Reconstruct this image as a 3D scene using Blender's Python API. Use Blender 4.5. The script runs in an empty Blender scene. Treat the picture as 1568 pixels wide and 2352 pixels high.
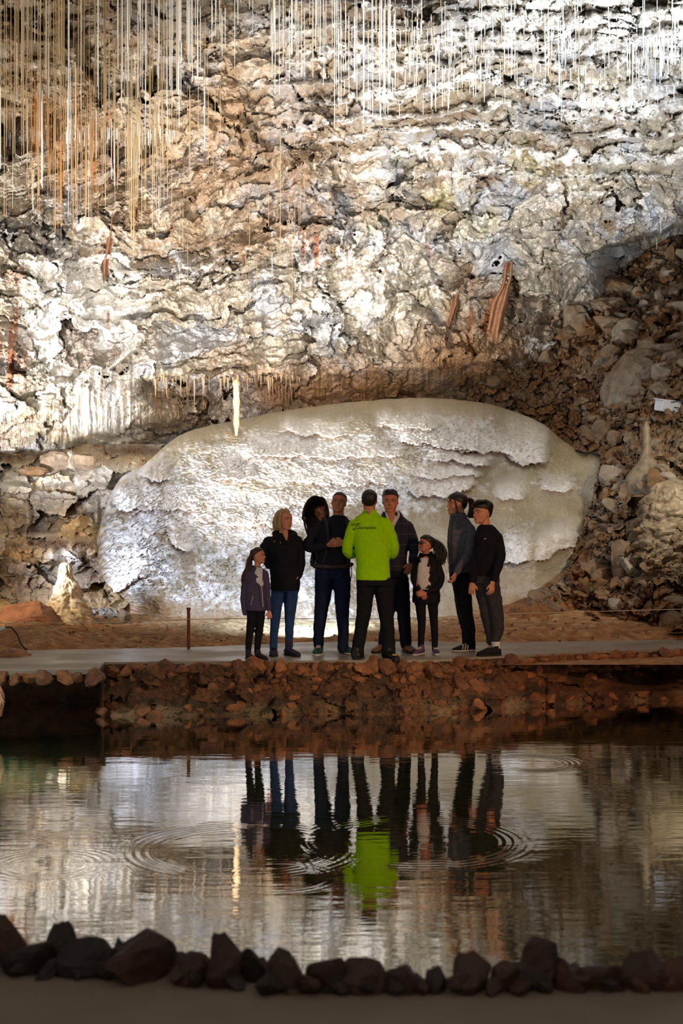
import bpy, bmesh, math, random
import numpy as np
from mathutils import Vector, Matrix, Euler
random.seed(7)
SC = bpy.context.scene
COL = SC.collection
PI = math.pi

# ------------------------------------------------------------------ camera, world, lamps, exposure
F = 3267.0          # focal length in pixels of the 1568x2352 frame
ZC = 1.53           # eye height above the walkway (z=0); the water lies at z=-0.5
cam = bpy.data.cameras.new('camera')
cam.sensor_fit = 'VERTICAL'; cam.sensor_height = 36.0; cam.lens = F / 2352 * 36.0
cam.clip_end = 200
cam.dof.use_dof = True; cam.dof.focus_distance = 15.6; cam.dof.aperture_fstop = 3.0
cam_o = bpy.data.objects.new('camera', cam); COL.objects.link(cam_o)
cam_o.location = (0, 0, ZC); cam_o.rotation_euler = (PI / 2, 0, 0)
SC.camera = cam_o
SC.view_settings.view_transform = 'Standard'
SC.view_settings.look = 'None'
SC.view_settings.gamma = 1.0
SC.view_settings.use_curve_mapping = False
SC.view_settings.exposure = 0.28
try:
    SC.cycles.use_denoising = True
    SC.cycles.max_bounces = 6; SC.cycles.diffuse_bounces = 3
    SC.cycles.glossy_bounces = 3; SC.cycles.transparent_max_bounces = 8
    SC.cycles.sample_clamp_indirect = 4
except Exception:
    pass
world = bpy.data.worlds.new('cave_air'); SC.world = world; world.use_nodes = True
bg = world.node_tree.nodes['Background']
bg.inputs[0].default_value = (1.0, 0.94, 0.89, 1); bg.inputs[1].default_value = 0.2

def at(px, py, D):
    """point seen at pixel (px,py) at distance D in front of the camera plane"""
    return Vector(((px - 784) / F * D, D, ZC - (py - 1176) / F * D))

def lamp(name, kind, loc, energy, color, aim=None, size=0.1, spot=90, blend=0.5):
    l = bpy.data.lights.new(name, kind); l.energy = energy; l.color = color
    if kind == 'SPOT':
        l.spot_size = math.radians(spot); l.spot_blend = blend; l.shadow_soft_size = size
    elif kind == 'AREA':
        l.size = size
    else:
        l.shadow_soft_size = size
    o = bpy.data.objects.new(name, l); COL.objects.link(o); o.location = loc
    if aim is not None:
        o.rotation_euler = (Vector(aim) - Vector(loc)).to_track_quat('-Z', 'Y').to_euler()
    return o

COOL = (0.80, 0.88, 1.0); WHITE = (1.0, 0.97, 0.93); WARM = (1.0, 0.78, 0.50); ORANGE = (1.0, 0.50, 0.22)
# floodlights of the show cave (hidden behind the path, in the side galleries and on the near bank), plus added fills
lamp('dome_lamp', 'SPOT', (-0.35, 16.9, 0.35), 190, (0.72, 0.82, 1.0), aim=(-0.5, 20.0, 1.0), size=0.06, spot=140, blend=0.7)
lamp('dome_lamp', 'SPOT', (-4.5, 17.0, 1.3), 520, (0.56, 0.69, 1.0), aim=(-1.5, 20.5, 2.0), size=0.08, spot=100, blend=0.8)
lamp('dome_lamp', 'SPOT', (-4.9, 16.4, 5.2), 240, (0.66, 0.81, 1.0), aim=(-1.2, 21.0, 1.4), size=0.08, spot=70, blend=0.8)
lamp('dome_lamp', 'SPOT', (0.6, 15.6, 7.7), 300, (0.78, 0.86, 1.0), aim=(0.9, 20.8, 1.2), size=0.08, spot=80, blend=0.9)
lamp('dome_lamp', 'SPOT', (4.6, 16.4, 2.4), 210, (1.0, 0.93, 0.82), aim=(2.4, 20.6, 1.6), size=0.10, spot=90, blend=0.8)
lamp('wall_light', 'SPOT', (-4.9, 16.0, 1.4), 3700, (0.97, 0.96, 1.0), aim=(-3.8, 21.8, 5.3), size=0.12, spot=66, blend=0.8)
lamp('wall_light', 'SPOT', (-2.2, 17.0, 0.5), 2900, WHITE, aim=(0.6, 24.5, 7.6), size=0.12, spot=62, blend=0.5)
lamp('wall_light', 'SPOT', (1.2, 12.5, 6.2), 1900, WHITE, aim=(-2.0, 25.0, 6.2), size=0.2, spot=52, blend=0.8)  # front fill added to make the mid wall less grazing, not a cave lamp
lamp('ceiling_lamp', 'SPOT', (5.2, 14.2, 3.4), 4800, COOL, aim=(3.6, 20.0, 8.2), size=0.12, spot=70, blend=0.8)
lamp('ceiling_lamp', 'SPOT', (-4.4, 12.5, 2.6), 2100, (1.0, 0.94, 0.84), aim=(-2.9, 19.5, 7.8), size=0.2, spot=95, blend=0.9)
lamp('stalagmite_lamp', 'SPOT', (-4.9, 16.2, 1.2), 150, WARM, aim=(-3.9, 18.8, 0.8), size=0.08, spot=90, blend=0.8)
lamp('scree_lamp', 'SPOT', (5.4, 15.0, 4.6), 560, (1.0, .88, .70), aim=(5.6, 20.5, 1.8), size=0.12, spot=52, blend=0.9)
lamp('pool_bed_fill', 'SPOT', (-4.4, 10.5, 2.4), 800, (0.85, 1.0, 0.95), aim=(-2.9, 12.6, -1.2), size=0.1, spot=52, blend=0.9)  # unseen fill, added so that the pool bed shows
lamp('pool_bed_fill', 'SPOT', (4.6, 9.5, 2.2), 500, (1.0, 0.92, 0.6), aim=(1.0, 12.4, -1.2), size=0.1, spot=60, blend=0.9)  # second added fill, warm, for the middle of the bed
lamp('bank_lamp', 'SPOT', (4.5, 9.0, 2.6), 560, ORANGE, aim=(1.8, 15.0, -0.1), size=0.2, spot=60, blend=0.9)
lamp('bank_lamp', 'SPOT', (-6.0, 5.0, 3.5), 340, (1.0, 0.70, 0.45), aim=(0, 15.0, 0.3), size=0.4, spot=80, blend=0.9)

# ------------------------------------------------------------------ noise (numpy)
def _h(ix, iy, seed):
    a = (ix.astype(np.int64) * 374761393 + iy.astype(np.int64) * 668265263 + seed * 1274126177) & 0xffffffff
    a = ((a ^ (a >> 13)) * 1274126177) & 0xffffffff
    a = ((a ^ (a >> 16)) * 2246822519) & 0xffffffff
    a = a ^ (a >> 15)
    return (a & 0xffffff) / float(0x1000000)

def perlin(x, y, seed=0):
    x, y = np.broadcast_arrays(np.asarray(x, float), np.asarray(y, float))
    x0 = np.floor(x); y0 = np.floor(y); fx = x - x0; fy = y - y0
    ux = fx * fx * fx * (fx * (fx * 6 - 15) + 10); uy = fy * fy * fy * (fy * (fy * 6 - 15) + 10)
    def g(i, j):
        a = _h(x0 + i, y0 + j, seed) * 2 * PI
        return np.cos(a) * (fx - i) + np.sin(a) * (fy - j)
    a = g(0, 0) * (1 - ux) + g(1, 0) * ux
    b = g(0, 1) * (1 - ux) + g(1, 1) * ux
    return (a * (1 - uy) + b * uy) * 1.5

def fbm(x, y, seed=0, octs=4, gain=0.5, lac=2.03):
    s = 0; a = 1.0; t = 0
    for o in range(octs):
        s = s + a * perlin(x, y, seed + o * 17); t += a
        a *= gain; x = x * lac + 11.3; y = y * lac + 5.7
    return s / t

def ridged(x, y, seed=0, octs=3):
    s = 0; a = 1.0; t = 0
    for o in range(octs):
        s = s + a * (1 - np.abs(perlin(x, y, seed + o * 13)) * 2); t += a
        a *= 0.5; x = x * 2.1 + 3.3; y = y * 2.1 + 7.7
    return s / t

def facets(x, y, seed=0, tilt=1.0):
    """broken-rock relief: every voronoi cell is a tilted plane. returns height -1..1, edge distance, cell random"""
    x0 = np.floor(x); y0 = np.floor(y)
    b1 = np.full(x.shape, 9.0); b2 = np.full(x.shape, 9.0)
    hh = np.zeros(x.shape); cr = np.zeros(x.shape)
    for i in (-1, 0, 1):
        for j in (-1, 0, 1):
            cx = x0 + i; cy = y0 + j
            px = cx + 0.1 + 0.8 * _h(cx, cy, seed + 1); py = cy + 0.1 + 0.8 * _h(cx, cy, seed + 2)
            dx = x - px; dy = y - py
            d = np.abs(dx) * 0.45 + np.abs(dy) * 0.45 + np.sqrt(dx * dx + dy * dy) * 0.6
            ra = _h(cx, cy, seed + 3); rb = _h(cx, cy, seed + 4); rc = _h(cx, cy, seed + 5)
            h = (rc * 2 - 1) * 0.6 + tilt * ((ra * 2 - 1) * dx + (rb * 2 - 1) * dy) * 1.3
            m = d < b1
            b2 = np.where(m, b1, np.minimum(b2, d))
            hh = np.where(m, h, hh); cr = np.where(m, ra, cr)
            b1 = np.where(m, d, b1)
    return hh, b2 - b1, cr

def sstep(a, b, x):
    t = np.clip((x - a) / (b - a), 0, 1)
    return t * t * (3 - 2 * t)

def _cubic_w(knots, x):
    k = np.asarray(knots, float); n = len(k)
    i = np.clip(np.searchsorted(k, x) - 1, 0, n - 2)
    t = np.clip((x - k[i]) / (k[i + 1] - k[i]), 0, 1)
    return i, t

def curve1(knots, vals, x):
    """monotone-ish hermite through (knots, vals)"""
    x = np.asarray(x, float)
    k = np.asarray(knots, float); v = np.asarray(vals, float); d = np.diff(v) / np.diff(k)
    m = np.zeros(len(k)); m[1:-1] = np.where(d[:-1] * d[1:] > 0, (d[:-1] + d[1:]) / 2, 0); m[0] = d[0]; m[-1] = d[-1]
    i, t = _cubic_w(k, x); h = k[i + 1] - k[i]
    return ((2 * t**3 - 3 * t**2 + 1) * v[i] + (t**3 - 2 * t**2 + t) * h * m[i]
            + (-2 * t**3 + 3 * t**2) * v[i + 1] + (t**3 - t**2) * h * m[i + 1])

def table(xk, yk, T, xs, ys):
    """separable smooth interpolation of T[row=y][col=x] on the grid xs, ys"""
    T = np.asarray(T, float)
    A = np.stack([curve1(xk, row, xs) for row in T])            # ny_knots x nx
    out = np.empty((len(ys), len(xs)))
    k = np.asarray(yk, float); dk = np.diff(k)[:, None]
    d = np.diff(A, axis=0) / dk
    m = np.zeros_like(A); m[1:-1] = np.where(d[:-1] * d[1:] > 0, (d[:-1] + d[1:]) / 2, 0); m[0] = d[0]; m[-1] = d[-1]
    i, t = _cubic_w(k, ys); h = (k[i + 1] - k[i])[:, None]; t = t[:, None]
    out = ((2 * t**3 - 3 * t**2 + 1) * A[i] + (t**3 - 2 * t**2 + t) * h * m[i]
           + (-2 * t**3 + 3 * t**2) * A[i + 1] + (t**3 - t**2) * h * m[i + 1])
    return out

def blob(PX, PY, spots):
    s = np.zeros(PX.shape)
    for (x, y, rx, ry, a) in spots:
        s = np.maximum(s, a * np.exp(-((PX - x) / rx) ** 2 - ((PY - y) / ry) ** 2))
    return s

def lin(r, g, b):
    f = lambda c: ((c / 255 + 0.055) / 1.055) ** 2.4 if c > 10 else c / 255 / 12.92
    return np.array([f(r), f(g), f(b)])

def mixc(C, c, m):
    return C * (1 - m[..., None]) + np.asarray(c) * m[..., None]

# ------------------------------------------------------------------ mesh helpers
def link(o, parent=None):
    COL.objects.link(o)
    if parent is not None: o.parent = parent
    return o

def tag(o, label=None, cat=None, group=None, kind=None):
    if label: o['label'] = label
    if cat: o['category'] = cat
    if group: o['group'] = group
    if kind: o['kind'] = kind
    return o

def empty(name, loc=(0, 0, 0), parent=None):
    o = bpy.data.objects.new(name, None); o.location = loc
    o.empty_display_size = 0.1
    return link(o, parent)

def mesh_np(name, V, Q, m, parent=None, col=None, smooth=False):
    """V (n,3), Q (k,4) or (k,3) ints"""
    me = bpy.data.meshes.new(name)
    V = np.ascontiguousarray(V, dtype=np.float32); Q = np.ascontiguousarray(Q, dtype=np.int32)
    n, k, s = len(V), len(Q), Q.shape[1]
    me.vertices.add(n); me.vertices.foreach_set('co', V.ravel())
    me.loops.add(k * s); me.loops.foreach_set('vertex_index', Q.ravel())
    me.polygons.add(k)
    me.polygons.foreach_set('loop_start', np.arange(0, k * s, s, dtype=np.int32))
    me.polygons.foreach_set('loop_total', np.full(k, s, dtype=np.int32))
    me.polygons.foreach_set('use_smooth', np.full(k, bool(smooth)))
    me.update(calc_edges=True)
    if col is not None:
        a = me.color_attributes.new('Col', 'FLOAT_COLOR', 'POINT')
        c = np.ones((n, 4), dtype=np.float32); c[:, :3] = np.clip(col.reshape(-1, 3), 0, 1)
        a.data.foreach_set('color', c.ravel())
    if m: me.materials.append(m)
    return link(bpy.data.objects.new(name, me), parent)

def grid_quads(nr, nc, flip=False):
    i = np.arange(nr - 1)[:, None] * nc + np.arange(nc - 1)[None, :]
    q = np.stack([i, i + nc, i + nc + 1, i + 1], -1).reshape(-1, 4)
    return q[:, ::-1] if flip else q

def ray_grid(name, xs, ys, D, m, col=None, smooth=False, parent=None, mask=None):
    PX, PY = np.meshgrid(xs, ys)
    V = np.stack([(PX - 784) / F * D, D, ZC - (PY - 1176) / F * D], -1).reshape(-1, 3)
    Q = grid_quads(len(ys), len(xs))
    if mask is not None:
        k = mask.ravel()[Q].all(1); Q = Q[k]
        used = np.zeros(len(V), bool); used[Q.ravel()] = True
        idx = np.cumsum(used) - 1
        V = V[used]; Q = idx[Q]
        if col is not None: col = col.reshape(-1, 3)[used]
    return mesh_np(name, V, Q, m, parent, col, smooth)

def frange(segs):
    """piecewise spacing: [(start, end, step), ...]"""
    out = []
    for a, b, s in segs:
        out.append(np.arange(a, b, s))
    return np.concatenate(out + [[segs[-1][1]]])

def obj_bm(name, bm, m, parent=None, smooth=True):
    me = bpy.data.meshes.new(name); bm.to_mesh(me); bm.free()
    if m: me.materials.append(m)
    if smooth: me.polygons.foreach_set('use_smooth', [True] * len(me.polygons))
    return link(bpy.data.objects.new(name, me), parent)

# ------------------------------------------------------------------ materials
def new_mat(name):
    m = bpy.data.materials.new(name); m.use_nodes = True
    nt = m.node_tree; b = nt.nodes['Principled BSDF']
    return m, nt, b

def rock_mat(name, rough=0.7, spec=0.35, bump=0.5, scale=9.0, var=0.45, color=None, dist=0.02, wet=0.0):
    """vertex colour (or one colour) broken up by two noises, with fine bump"""
    m, nt, b = new_mat(name); N = nt.nodes; L = nt.links
    geo = N.new('ShaderNodeNewGeometry')
    n1 = N.new('ShaderNodeTexNoise'); n1.inputs['Scale'].default_value = scale; n1.inputs['Detail'].default_value = 8; n1.inputs['Roughness'].default_value = 0.68
    n2 = N.new('ShaderNodeTexNoise'); n2.inputs['Scale'].default_value = scale * 0.23; n2.inputs['Detail'].default_value = 4
    for n in (n1, n2): L.new(geo.outputs['Position'], n.inputs['Vector'])
    mr = N.new('ShaderNodeMapRange'); mr.inputs['From Min'].default_value = 0.3; mr.inputs['From Max'].default_value = 0.7
    mr.inputs['To Min'].default_value = 1 - var; mr.inputs['To Max'].default_value = 1 + var * 0.7
    L.new(n1.outputs['Fac'], mr.inputs['Value'])
    mx = N.new('ShaderNodeVectorMath'); mx.operation = 'SCALE'
    if color is None:
        a = N.new('ShaderNodeAttribute'); a.attribute_name = 'Col'; L.new(a.outputs['Color'], mx.inputs[0])
    else:
        oi = N.new('ShaderNodeObjectInfo')
        cr = N.new('ShaderNodeMix'); cr.data_type = 'RGBA'
        cr.inputs[6].default_value = (*color[0], 1); cr.inputs[7].default_value = (*color[1], 1)
        ad = N.new('ShaderNodeMath'); ad.operation = 'ADD'; ad.use_clamp = True
        mm = N.new('ShaderNodeMapRange'); mm.inputs['From Min'].default_value = 0.35; mm.inputs['From Max'].default_value = 0.65
        mm.inputs['To Min'].default_value = -0.5; mm.inputs['To Max'].default_value = 0.5
        L.new(n2.outputs['Fac'], mm.inputs['Value']); L.new(mm.outputs[0], ad.inputs[0]); L.new(oi.outputs['Random'], ad.inputs[1])
        L.new(ad.outputs[0], cr.inputs[0]); L.new(cr.outputs[2], mx.inputs[0])
    L.new(mr.outputs[0], mx.inputs['Scale'])
    L.new(mx.outputs[0], b.inputs['Base Color'])
    bp = N.new('ShaderNodeBump'); bp.inputs['Strength'].default_value = bump; bp.inputs['Distance'].default_value = dist
    L.new(n1.outputs['Fac'], bp.inputs['Height']); L.new(bp.outputs[0], b.inputs['Normal'])
    b.inputs['Specular IOR Level'].default_value = spec
    if wet:
        r = N.new('ShaderNodeMapRange'); r.inputs['From Min'].default_value = 0.4; r.inputs['From Max'].default_value = 0.6
        r.inputs['To Min'].default_value = rough - wet; r.inputs['To Max'].default_value = rough
        L.new(n2.outputs['Fac'], r.inputs['Value']); L.new(r.outputs[0], b.inputs['Roughness'])
    else:
        b.inputs['Roughness'].default_value = rough
    return m

def plain_mat(name, c, rough=0.7, spec=0.3, metal=0.0, bump=0.0, scale=60, var=0.15, sss=0.0, aniso=None):
    m, nt, b = new_mat(name); N = nt.nodes; L = nt.links
    tc = N.new('ShaderNodeTexCoord')
    n1 = N.new('ShaderNodeTexNoise'); n1.inputs['Scale'].default_value = scale; n1.inputs['Detail'].default_value = 3
    if aniso:
        mp = N.new('ShaderNodeMapping'); mp.inputs['Scale'].default_value = aniso
        L.new(tc.outputs['Object'], mp.inputs[0]); L.new(mp.outputs[0], n1.inputs['Vector'])
    else:
        L.new(tc.outputs['Object'], n1.inputs['Vector'])
    mr = N.new('ShaderNodeMapRange'); mr.inputs['From Min'].default_value = 0.3; mr.inputs['From Max'].default_value = 0.7
    mr.inputs['To Min'].default_value = 1 - var; mr.inputs['To Max'].default_value = 1 + var
    L.new(n1.outputs['Fac'], mr.inputs['Value'])
    mx = N.new('ShaderNodeVectorMath'); mx.operation = 'SCALE'; mx.inputs[0].default_value = tuple(c)
    L.new(mr.outputs[0], mx.inputs['Scale']); L.new(mx.outputs[0], b.inputs['Base Color'])
    b.inputs['Roughness'].default_value = rough; b.inputs['Metallic'].default_value = metal
    b.inputs['Specular IOR Level'].default_value = spec
    if bump:
        bp = N.new('ShaderNodeBump'); bp.inputs['Strength'].default_value = bump; bp.inputs['Distance'].default_value = 0.004
        L.new(n1.outputs['Fac'], bp.inputs['Height']); L.new(bp.outputs[0], b.inputs['Normal'])
    if sss:
        b.inputs['Subsurface Weight'].default_value = sss; b.inputs['Subsurface Radius'].default_value = (0.02, 0.01, 0.006)
    return m

BROWN = lin(136, 116, 94); TAN = lin(176, 165, 146); GREY = lin(172, 170, 168); WHT = lin(238, 234, 226)
RUST = lin(160, 88, 36); OLIVE = lin(176, 164, 112); DARK = lin(74, 58, 42); CREAM = lin(216, 198, 156); PINK = lin(186, 150, 120)
M_wall = rock_mat('fractured_limestone', rough=0.62, spec=0.4, bump=0.45, scale=10, var=0.3, wet=0.2)
M_dome = rock_mat('flowstone_calcite', rough=0.45, spec=0.5, bump=0.45, scale=22, var=0.16, dist=0.012, wet=0.15)
M_scree = rock_mat('scree_earth', rough=0.85, spec=0.2, bump=0.7, scale=11, var=0.5)
M_rock = rock_mat('broken_rock', rough=0.8, spec=0.25, bump=0.9, scale=8, var=0.5, dist=.05, color=(lin(118, 88, 58), lin(134, 116, 94)))
M_rockg = rock_mat('grey_boulder', rough=0.7, spec=0.35, bump=0.9, scale=6, var=0.5, dist=.05, color=(lin(146, 134, 118), lin(128, 108, 84)))
M_rockr = rock_mat('red_boulder', rough=0.7, spec=0.35, bump=0.9, scale=7, var=0.5, dist=.04, color=(lin(160, 110, 82), lin(140, 88, 60)))
M_bank = rock_mat('bank_stone', rough=0.6, spec=0.4, bump=0.9, dist=.04, scale=9, var=0.6, color=(lin(150, 96, 58), lin(104, 66, 46)))
M_bankmud = rock_mat('bank_mud', rough=0.8, spec=0.25, bump=0.8, scale=10, var=0.5)
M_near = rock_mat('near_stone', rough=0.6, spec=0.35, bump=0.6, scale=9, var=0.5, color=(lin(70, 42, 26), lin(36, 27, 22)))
# ================================================================== STRUCTURE
def sampler(xs, ys, D):
    def f(px, py):
        i = int(np.clip(np.searchsorted(xs, px), 0, len(xs) - 1)); j = int(np.clip(np.searchsorted(ys, py), 0, len(ys) - 1))
        return float(D[j, i])
    return f

# ---------------- back wall that leans over into the ceiling
xs = frange([(-620, -60, 11), (-60, 1630, 2.15), (1630, 2200, 11)])
ys = frange([(-720, -30, 7), (-30, 935, 2.15), (935, 1180, 4)])
PX, PY = np.meshgrid(xs, ys)
XK = [-620, -200, 100, 400, 784, 1100, 1350, 1600, 1900, 2200]
YK = [-720, -400, -150, 0, 150, 300, 450, 600, 800, 950, 1180]
T = [[8.5, 10, 10.5, 11, 11, 11, 10.5, 10, 9.5, 8.5],
     [10, 13, 13.5, 14, 14, 14, 13.5, 13, 12, 10],
     [11.5, 15.5, 16.8, 17.3, 17.5, 17.2, 16.8, 16, 14, 11.5],
     [12, 16.5, 18.3, 19.1, 19.5, 19.2, 18.8, 18, 15, 12],
     [12, 17.2, 19.8, 20.9, 21.5, 21.2, 20.8, 20, 16, 12],
     [12, 17.8, 20.9, 22.4, 23.3, 23.1, 22.8, 22, 17, 12],
     [12, 18.0, 21.3, 23.2, 24.4, 24.2, 24.0, 24.4, 18, 12],
     [12, 18.2, 21.5, 23.6, 25.0, 24.9, 25.2, 27.5, 19, 12],
     [12, 18.4, 21.6, 24.0, 25.5, 25.8, 27.6, 28.5, 20, 12],
     [12, 18.8, 22.0, 24.6, 26.8, 27.6, 28.6, 28.8, 20, 12],
     [12, 19.5, 23.5, 26.5, 28.5, 29.0, 29.5, 29.5, 20, 12]]
# beds: the ceiling steps down in risers and undersides
warp = 60 * fbm(PX / 420, PY / 300, 3, 3) + 26 * fbm(PX / 90, PY / 70, 5, 3) + 9 * fbm(PX / 16, PY / 16, 6, 2)
P1 = 52.0
s = (PY + warp + 0.05 * (PX - 784)) / P1
fr = s - np.floor(s)
q = (np.floor(s) + np.clip((fr - 0.36) / 0.64, 0, 1)) * P1
shift = (q - (PY + warp + 0.05 * (PX - 784)))
bedm = sstep(470, 250, PY - 0.10 * (PX - 784)) * (0.45 + 0.55 * sstep(350, 900, PX))
bedm = np.clip(bedm + 0.25 * (fbm(PX / 200, PY / 200, 8, 2)), 0, 1)
Dt = table(XK, YK, T, xs, ys)
dDdy = np.gradient(Dt, ys, axis=0)
D = Dt + dDdy * shift * bedm * 1.9
riser = bedm * sstep(0.40, 0.34, fr) * sstep(-0.02, 0.05, fr)
# big broken shapes
u = PX / 150 + 0.35 * fbm(PX / 150, PY / 150, 21, 3); v = PY / 150 + 0.35 * fbm(PX / 150, PY / 150, 22, 3)
diag = sstep(700, 150, PX) * sstep(300, 500, PY)
ud = u * 0.85 + v * 0.5 * diag; vd = v - u * 0.35 * diag
smoothzone = blob(PX, PY, [(210, 960, 150, 110, 1.0), (330, 900, 90, 80, .6), (800, 880, 240, 60, .7), (1000, 860, 120, 70, .8)])
wa = fbm(PX / 40, PY / 40, 23, 4); wb = fbm(PX / 40, PY / 40, 24, 4)
h0, e0, c0 = facets(ud * 0.75 + .3 * wa, vd * 0.6 + .3 * wb, 31, 1.6)
h1, e1, c1 = facets(ud * 1.8 + .34 * wa, vd * 2.2 + .30 * wb, 32, 2.1)
h2, e2, c2 = facets(ud * 4.4 - .45 * wb, vd * 5.4 + .45 * wa, 33, 2.2)
h3, e3, c3 = facets(ud * 10 + .9 * wa, vd * 13 + .9 * wb, 34, 2.2)
rough = 1 - 0.85 * smoothzone
fl = fbm(PX / 14, PY / 120, 40, 3)                     # vertical flutes of the drapery
disp = (0.22 * h0 * (1 - 0.5 * smoothzone) + 0.19 * h1 * rough + 0.075 * h2 * rough + 0.026 * h3 * rough
        + 0.30 * fbm(PX / 260, PY / 260, 41, 3) + 0.03 * fbm(PX / 22, PY / 22, 42, 4) * rough
        - 0.16 * sstep(0.05, 0.0, e1) * rough * sstep(.15, .4, fbm(PX / 90, PY / 90, 25, 2))
        + 0.05 * (ridged(PX / 70 + wa, PY / 50 + wb, 26, 4) - .5) * rough
        + 0.13 * fl * smoothzone)
pop = riser * sstep(500, 900, PX)
disp += pop * (0.10 * np.abs(fbm(PX / 7, PY / 7, 44, 2)) + 0.06)
# left bulge that overhangs a bedding gap at y=1035, its upper shoulder
disp += 1.0 * np.exp(-((PX - 200) / 190) ** 2) * np.exp(-((PY - 880) / 230) ** 2)
lipL = 1036 + 10 * fbm(xs / 40, xs * 0, 45, 2) + 0 * xs
gap = sstep(-4, 14, PY - (lipL[None, :] - 0.09 * np.maximum(PX - 240, 0)))
disp -= 2.2 * gap * sstep(420, 340, PX)
# overhang with stalactite fringe, x 330..690
lip2 = 872 + 10 * perlin(xs / 35, xs * 0, 46)
ov = sstep(300, 370, PX) * sstep(720, 660, PX)
disp += ov * 0.55 * sstep(-150, -5, PY - lip2[None, :]) * (1 - sstep(-3, 5, PY - lip2[None, :]))
disp -= ov * 0.5 * sstep(0, 8, PY - lip2[None, :]) * sstep(80, 30, PY - lip2[None, :])
# roof line over the dark recess at the upper right
roof = 566 - 0.28 * (PX - 1390) + 10 * fbm(PX / 30, PX * 0, 47, 2)
rm = sstep(1360, 1420, PX)
disp += rm * 1.3 * sstep(-130, -6, PY - roof) * (1 - sstep(-4, 4, PY - roof)) - rm * 1.2 * sstep(-2, 8, PY - roof)
D = D - disp
wall_D = sampler(xs, ys, D)

# colours that belong to the rock: calcite crust, clay, rust runs, bedding; plus one painted-in shadow
C = np.zeros(PX.shape + (3,)); C[:] = TAN
n1 = fbm(PX / 120, PY / 100, 51, 4); n2 = fbm(PX / 34, PY / 30, 52, 4); n3 = fbm(PX / 9, PY / 9, 53, 3)
C = mixc(C, GREY, sstep(-0.1, 0.35, n1 + 0.6 * (c1 - 0.5)))
C = mixc(C, BROWN, sstep(0.0, 0.5, -n1 * 0.7 + 0.5 * n2 + 0.7 * (c0 - 0.5)))
C = mixc(C, OLIVE, 0.6 * sstep(0.05, 0.4, fbm(PX / 160, PY / 160, 54, 3) + 0.3 * (c1 - .5)) * blob(PX, PY, [(1050, 450, 260, 250, 1), (1400, 250, 250, 120, .8), (300, 180, 260, 140, .5)]))
brownzone = blob(PX, PY, [(480, 330, 330, 230, .95), (300, 60, 330, 140, .6), (640, 430, 120, 170, .85), (60, 230, 200, 120, .5), (1000, 60, 120, 160, .35)])
C = mixc(C, lin(150, 122, 92), np.clip(brownzone * (0.75 + 0.7 * n2), 0, 1))
white = blob(PX, PY, [(190, 730, 190, 230, 1.25), (110, 560, 150, 110, .85), (230, 960, 140, 110, 1.1), (480, 640, 200, 90, .55),
                      (820, 650, 330, 230, .7), (330, 420, 70, 60, .6), (1350, 60, 420, 110, 1.1), (1430, 230, 260, 90, .9), (1050, 350, 220, 60, .5), (1330, 430, 200, 90, .6), (960, 130, 300, 50, .6)])
wn = sstep(0.45, 0.8, white + 0.55 * n2 + 0.45 * n3 + 0.25 * (c2 - .5) - 0.12)
C = mixc(C, WHT, wn * 0.92)
C = mixc(C, WHT, pop * 0.95)
# dark inclusions of bare rock in the white flow
C = mixc(C, lin(120, 104, 86), 0.85 * sstep(0.80, 0.9, c1) * sstep(0.3, 0.8, white) * (PX < 450))
# clay under the overhang; its brown also paints in the mound's cast shadow
C = mixc(C, lin(156, 116, 76), 0.9 * blob(PX, PY, [(820, 900, 330, 62, 1.1), (1040, 830, 130, 90, 1.0), (640, 900, 80, 60, 1.0)]).clip(0, 1))
C = mixc(C, CREAM, 0.55 * smoothzone * (PX < 450) * sstep(-.2, .3, n2))
rust = sstep(0.42, 0.7, fbm(PX / 16, PY / 170, 61, 3) + 0.35 * blob(PX, PY, [(180, 320, 130, 140, 1.3), (20, 850, 60, 160, 1.6), (700, 540, 60, 120, 1.0), (1130, 700, 40, 90, 1.2), (240, 800, 60, 200, .5), (1180, 240, 60, 60, .6), (560, 900, 200, 50, .4)]))
C = mixc(C, RUST, 0.75 * rust)
C = C * (0.92 + 0.16 * c2)[..., None]
wall = tag(ray_grid('wall_back', xs, ys, D, M_wall, C), kind='structure')
WXS, WYS, WD, WBED = xs, ys, D, fr

# ---------------- flowstone dome
dxs = frange([(203, 1400, 2.2), (1400, 1470, 6)])
tops_x = [100, 203, 214, 228, 262, 330, 400, 430, 540, 640, 750, 860, 960, 1050, 1130, 1200, 1250, 1290, 1330, 1380, 1480]
tops_y = [1400, 1375, 1285, 1215, 1120, 1068, 1008, 992, 966, 946, 930, 919, 914, 918, 930, 953, 976, 1010, 1034, 1046, 1075]
ytop = curve1(tops_x, tops_y, dxs) + 2.0 * fbm(dxs / 30, dxs * 0, 70, 3)
nt_, nb_ = 300, 7
tt = np.linspace(0, 1, nt_) ** 0.92                    # 0 at the base, 1 on the skyline
PYd = 1432 + (ytop[None, :] - 1432) * tt[:, None]
PXd = np.broadcast_to(dxs[None, :], PYd.shape)
D0 = curve1([100, 200, 330, 600, 900, 1150, 1300, 1480], [19.6, 19.3, 18.75, 18.55, 18.5, 18.7, 19.1, 19.9], dxs)
D1 = curve1([100, 200, 262, 400, 600, 900, 1150, 1300, 1380, 1480], [19.5, 19.8, 21.0, 22.6, 24.2, 25.0, 24.6, 23.2, 22.2, 21.8], dxs)
prof = lambda t: 0.50 * t + 0.50 * (1 - np.sqrt(np.clip(1 - (t * 0.985) ** 2, 0, 1)))
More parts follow.
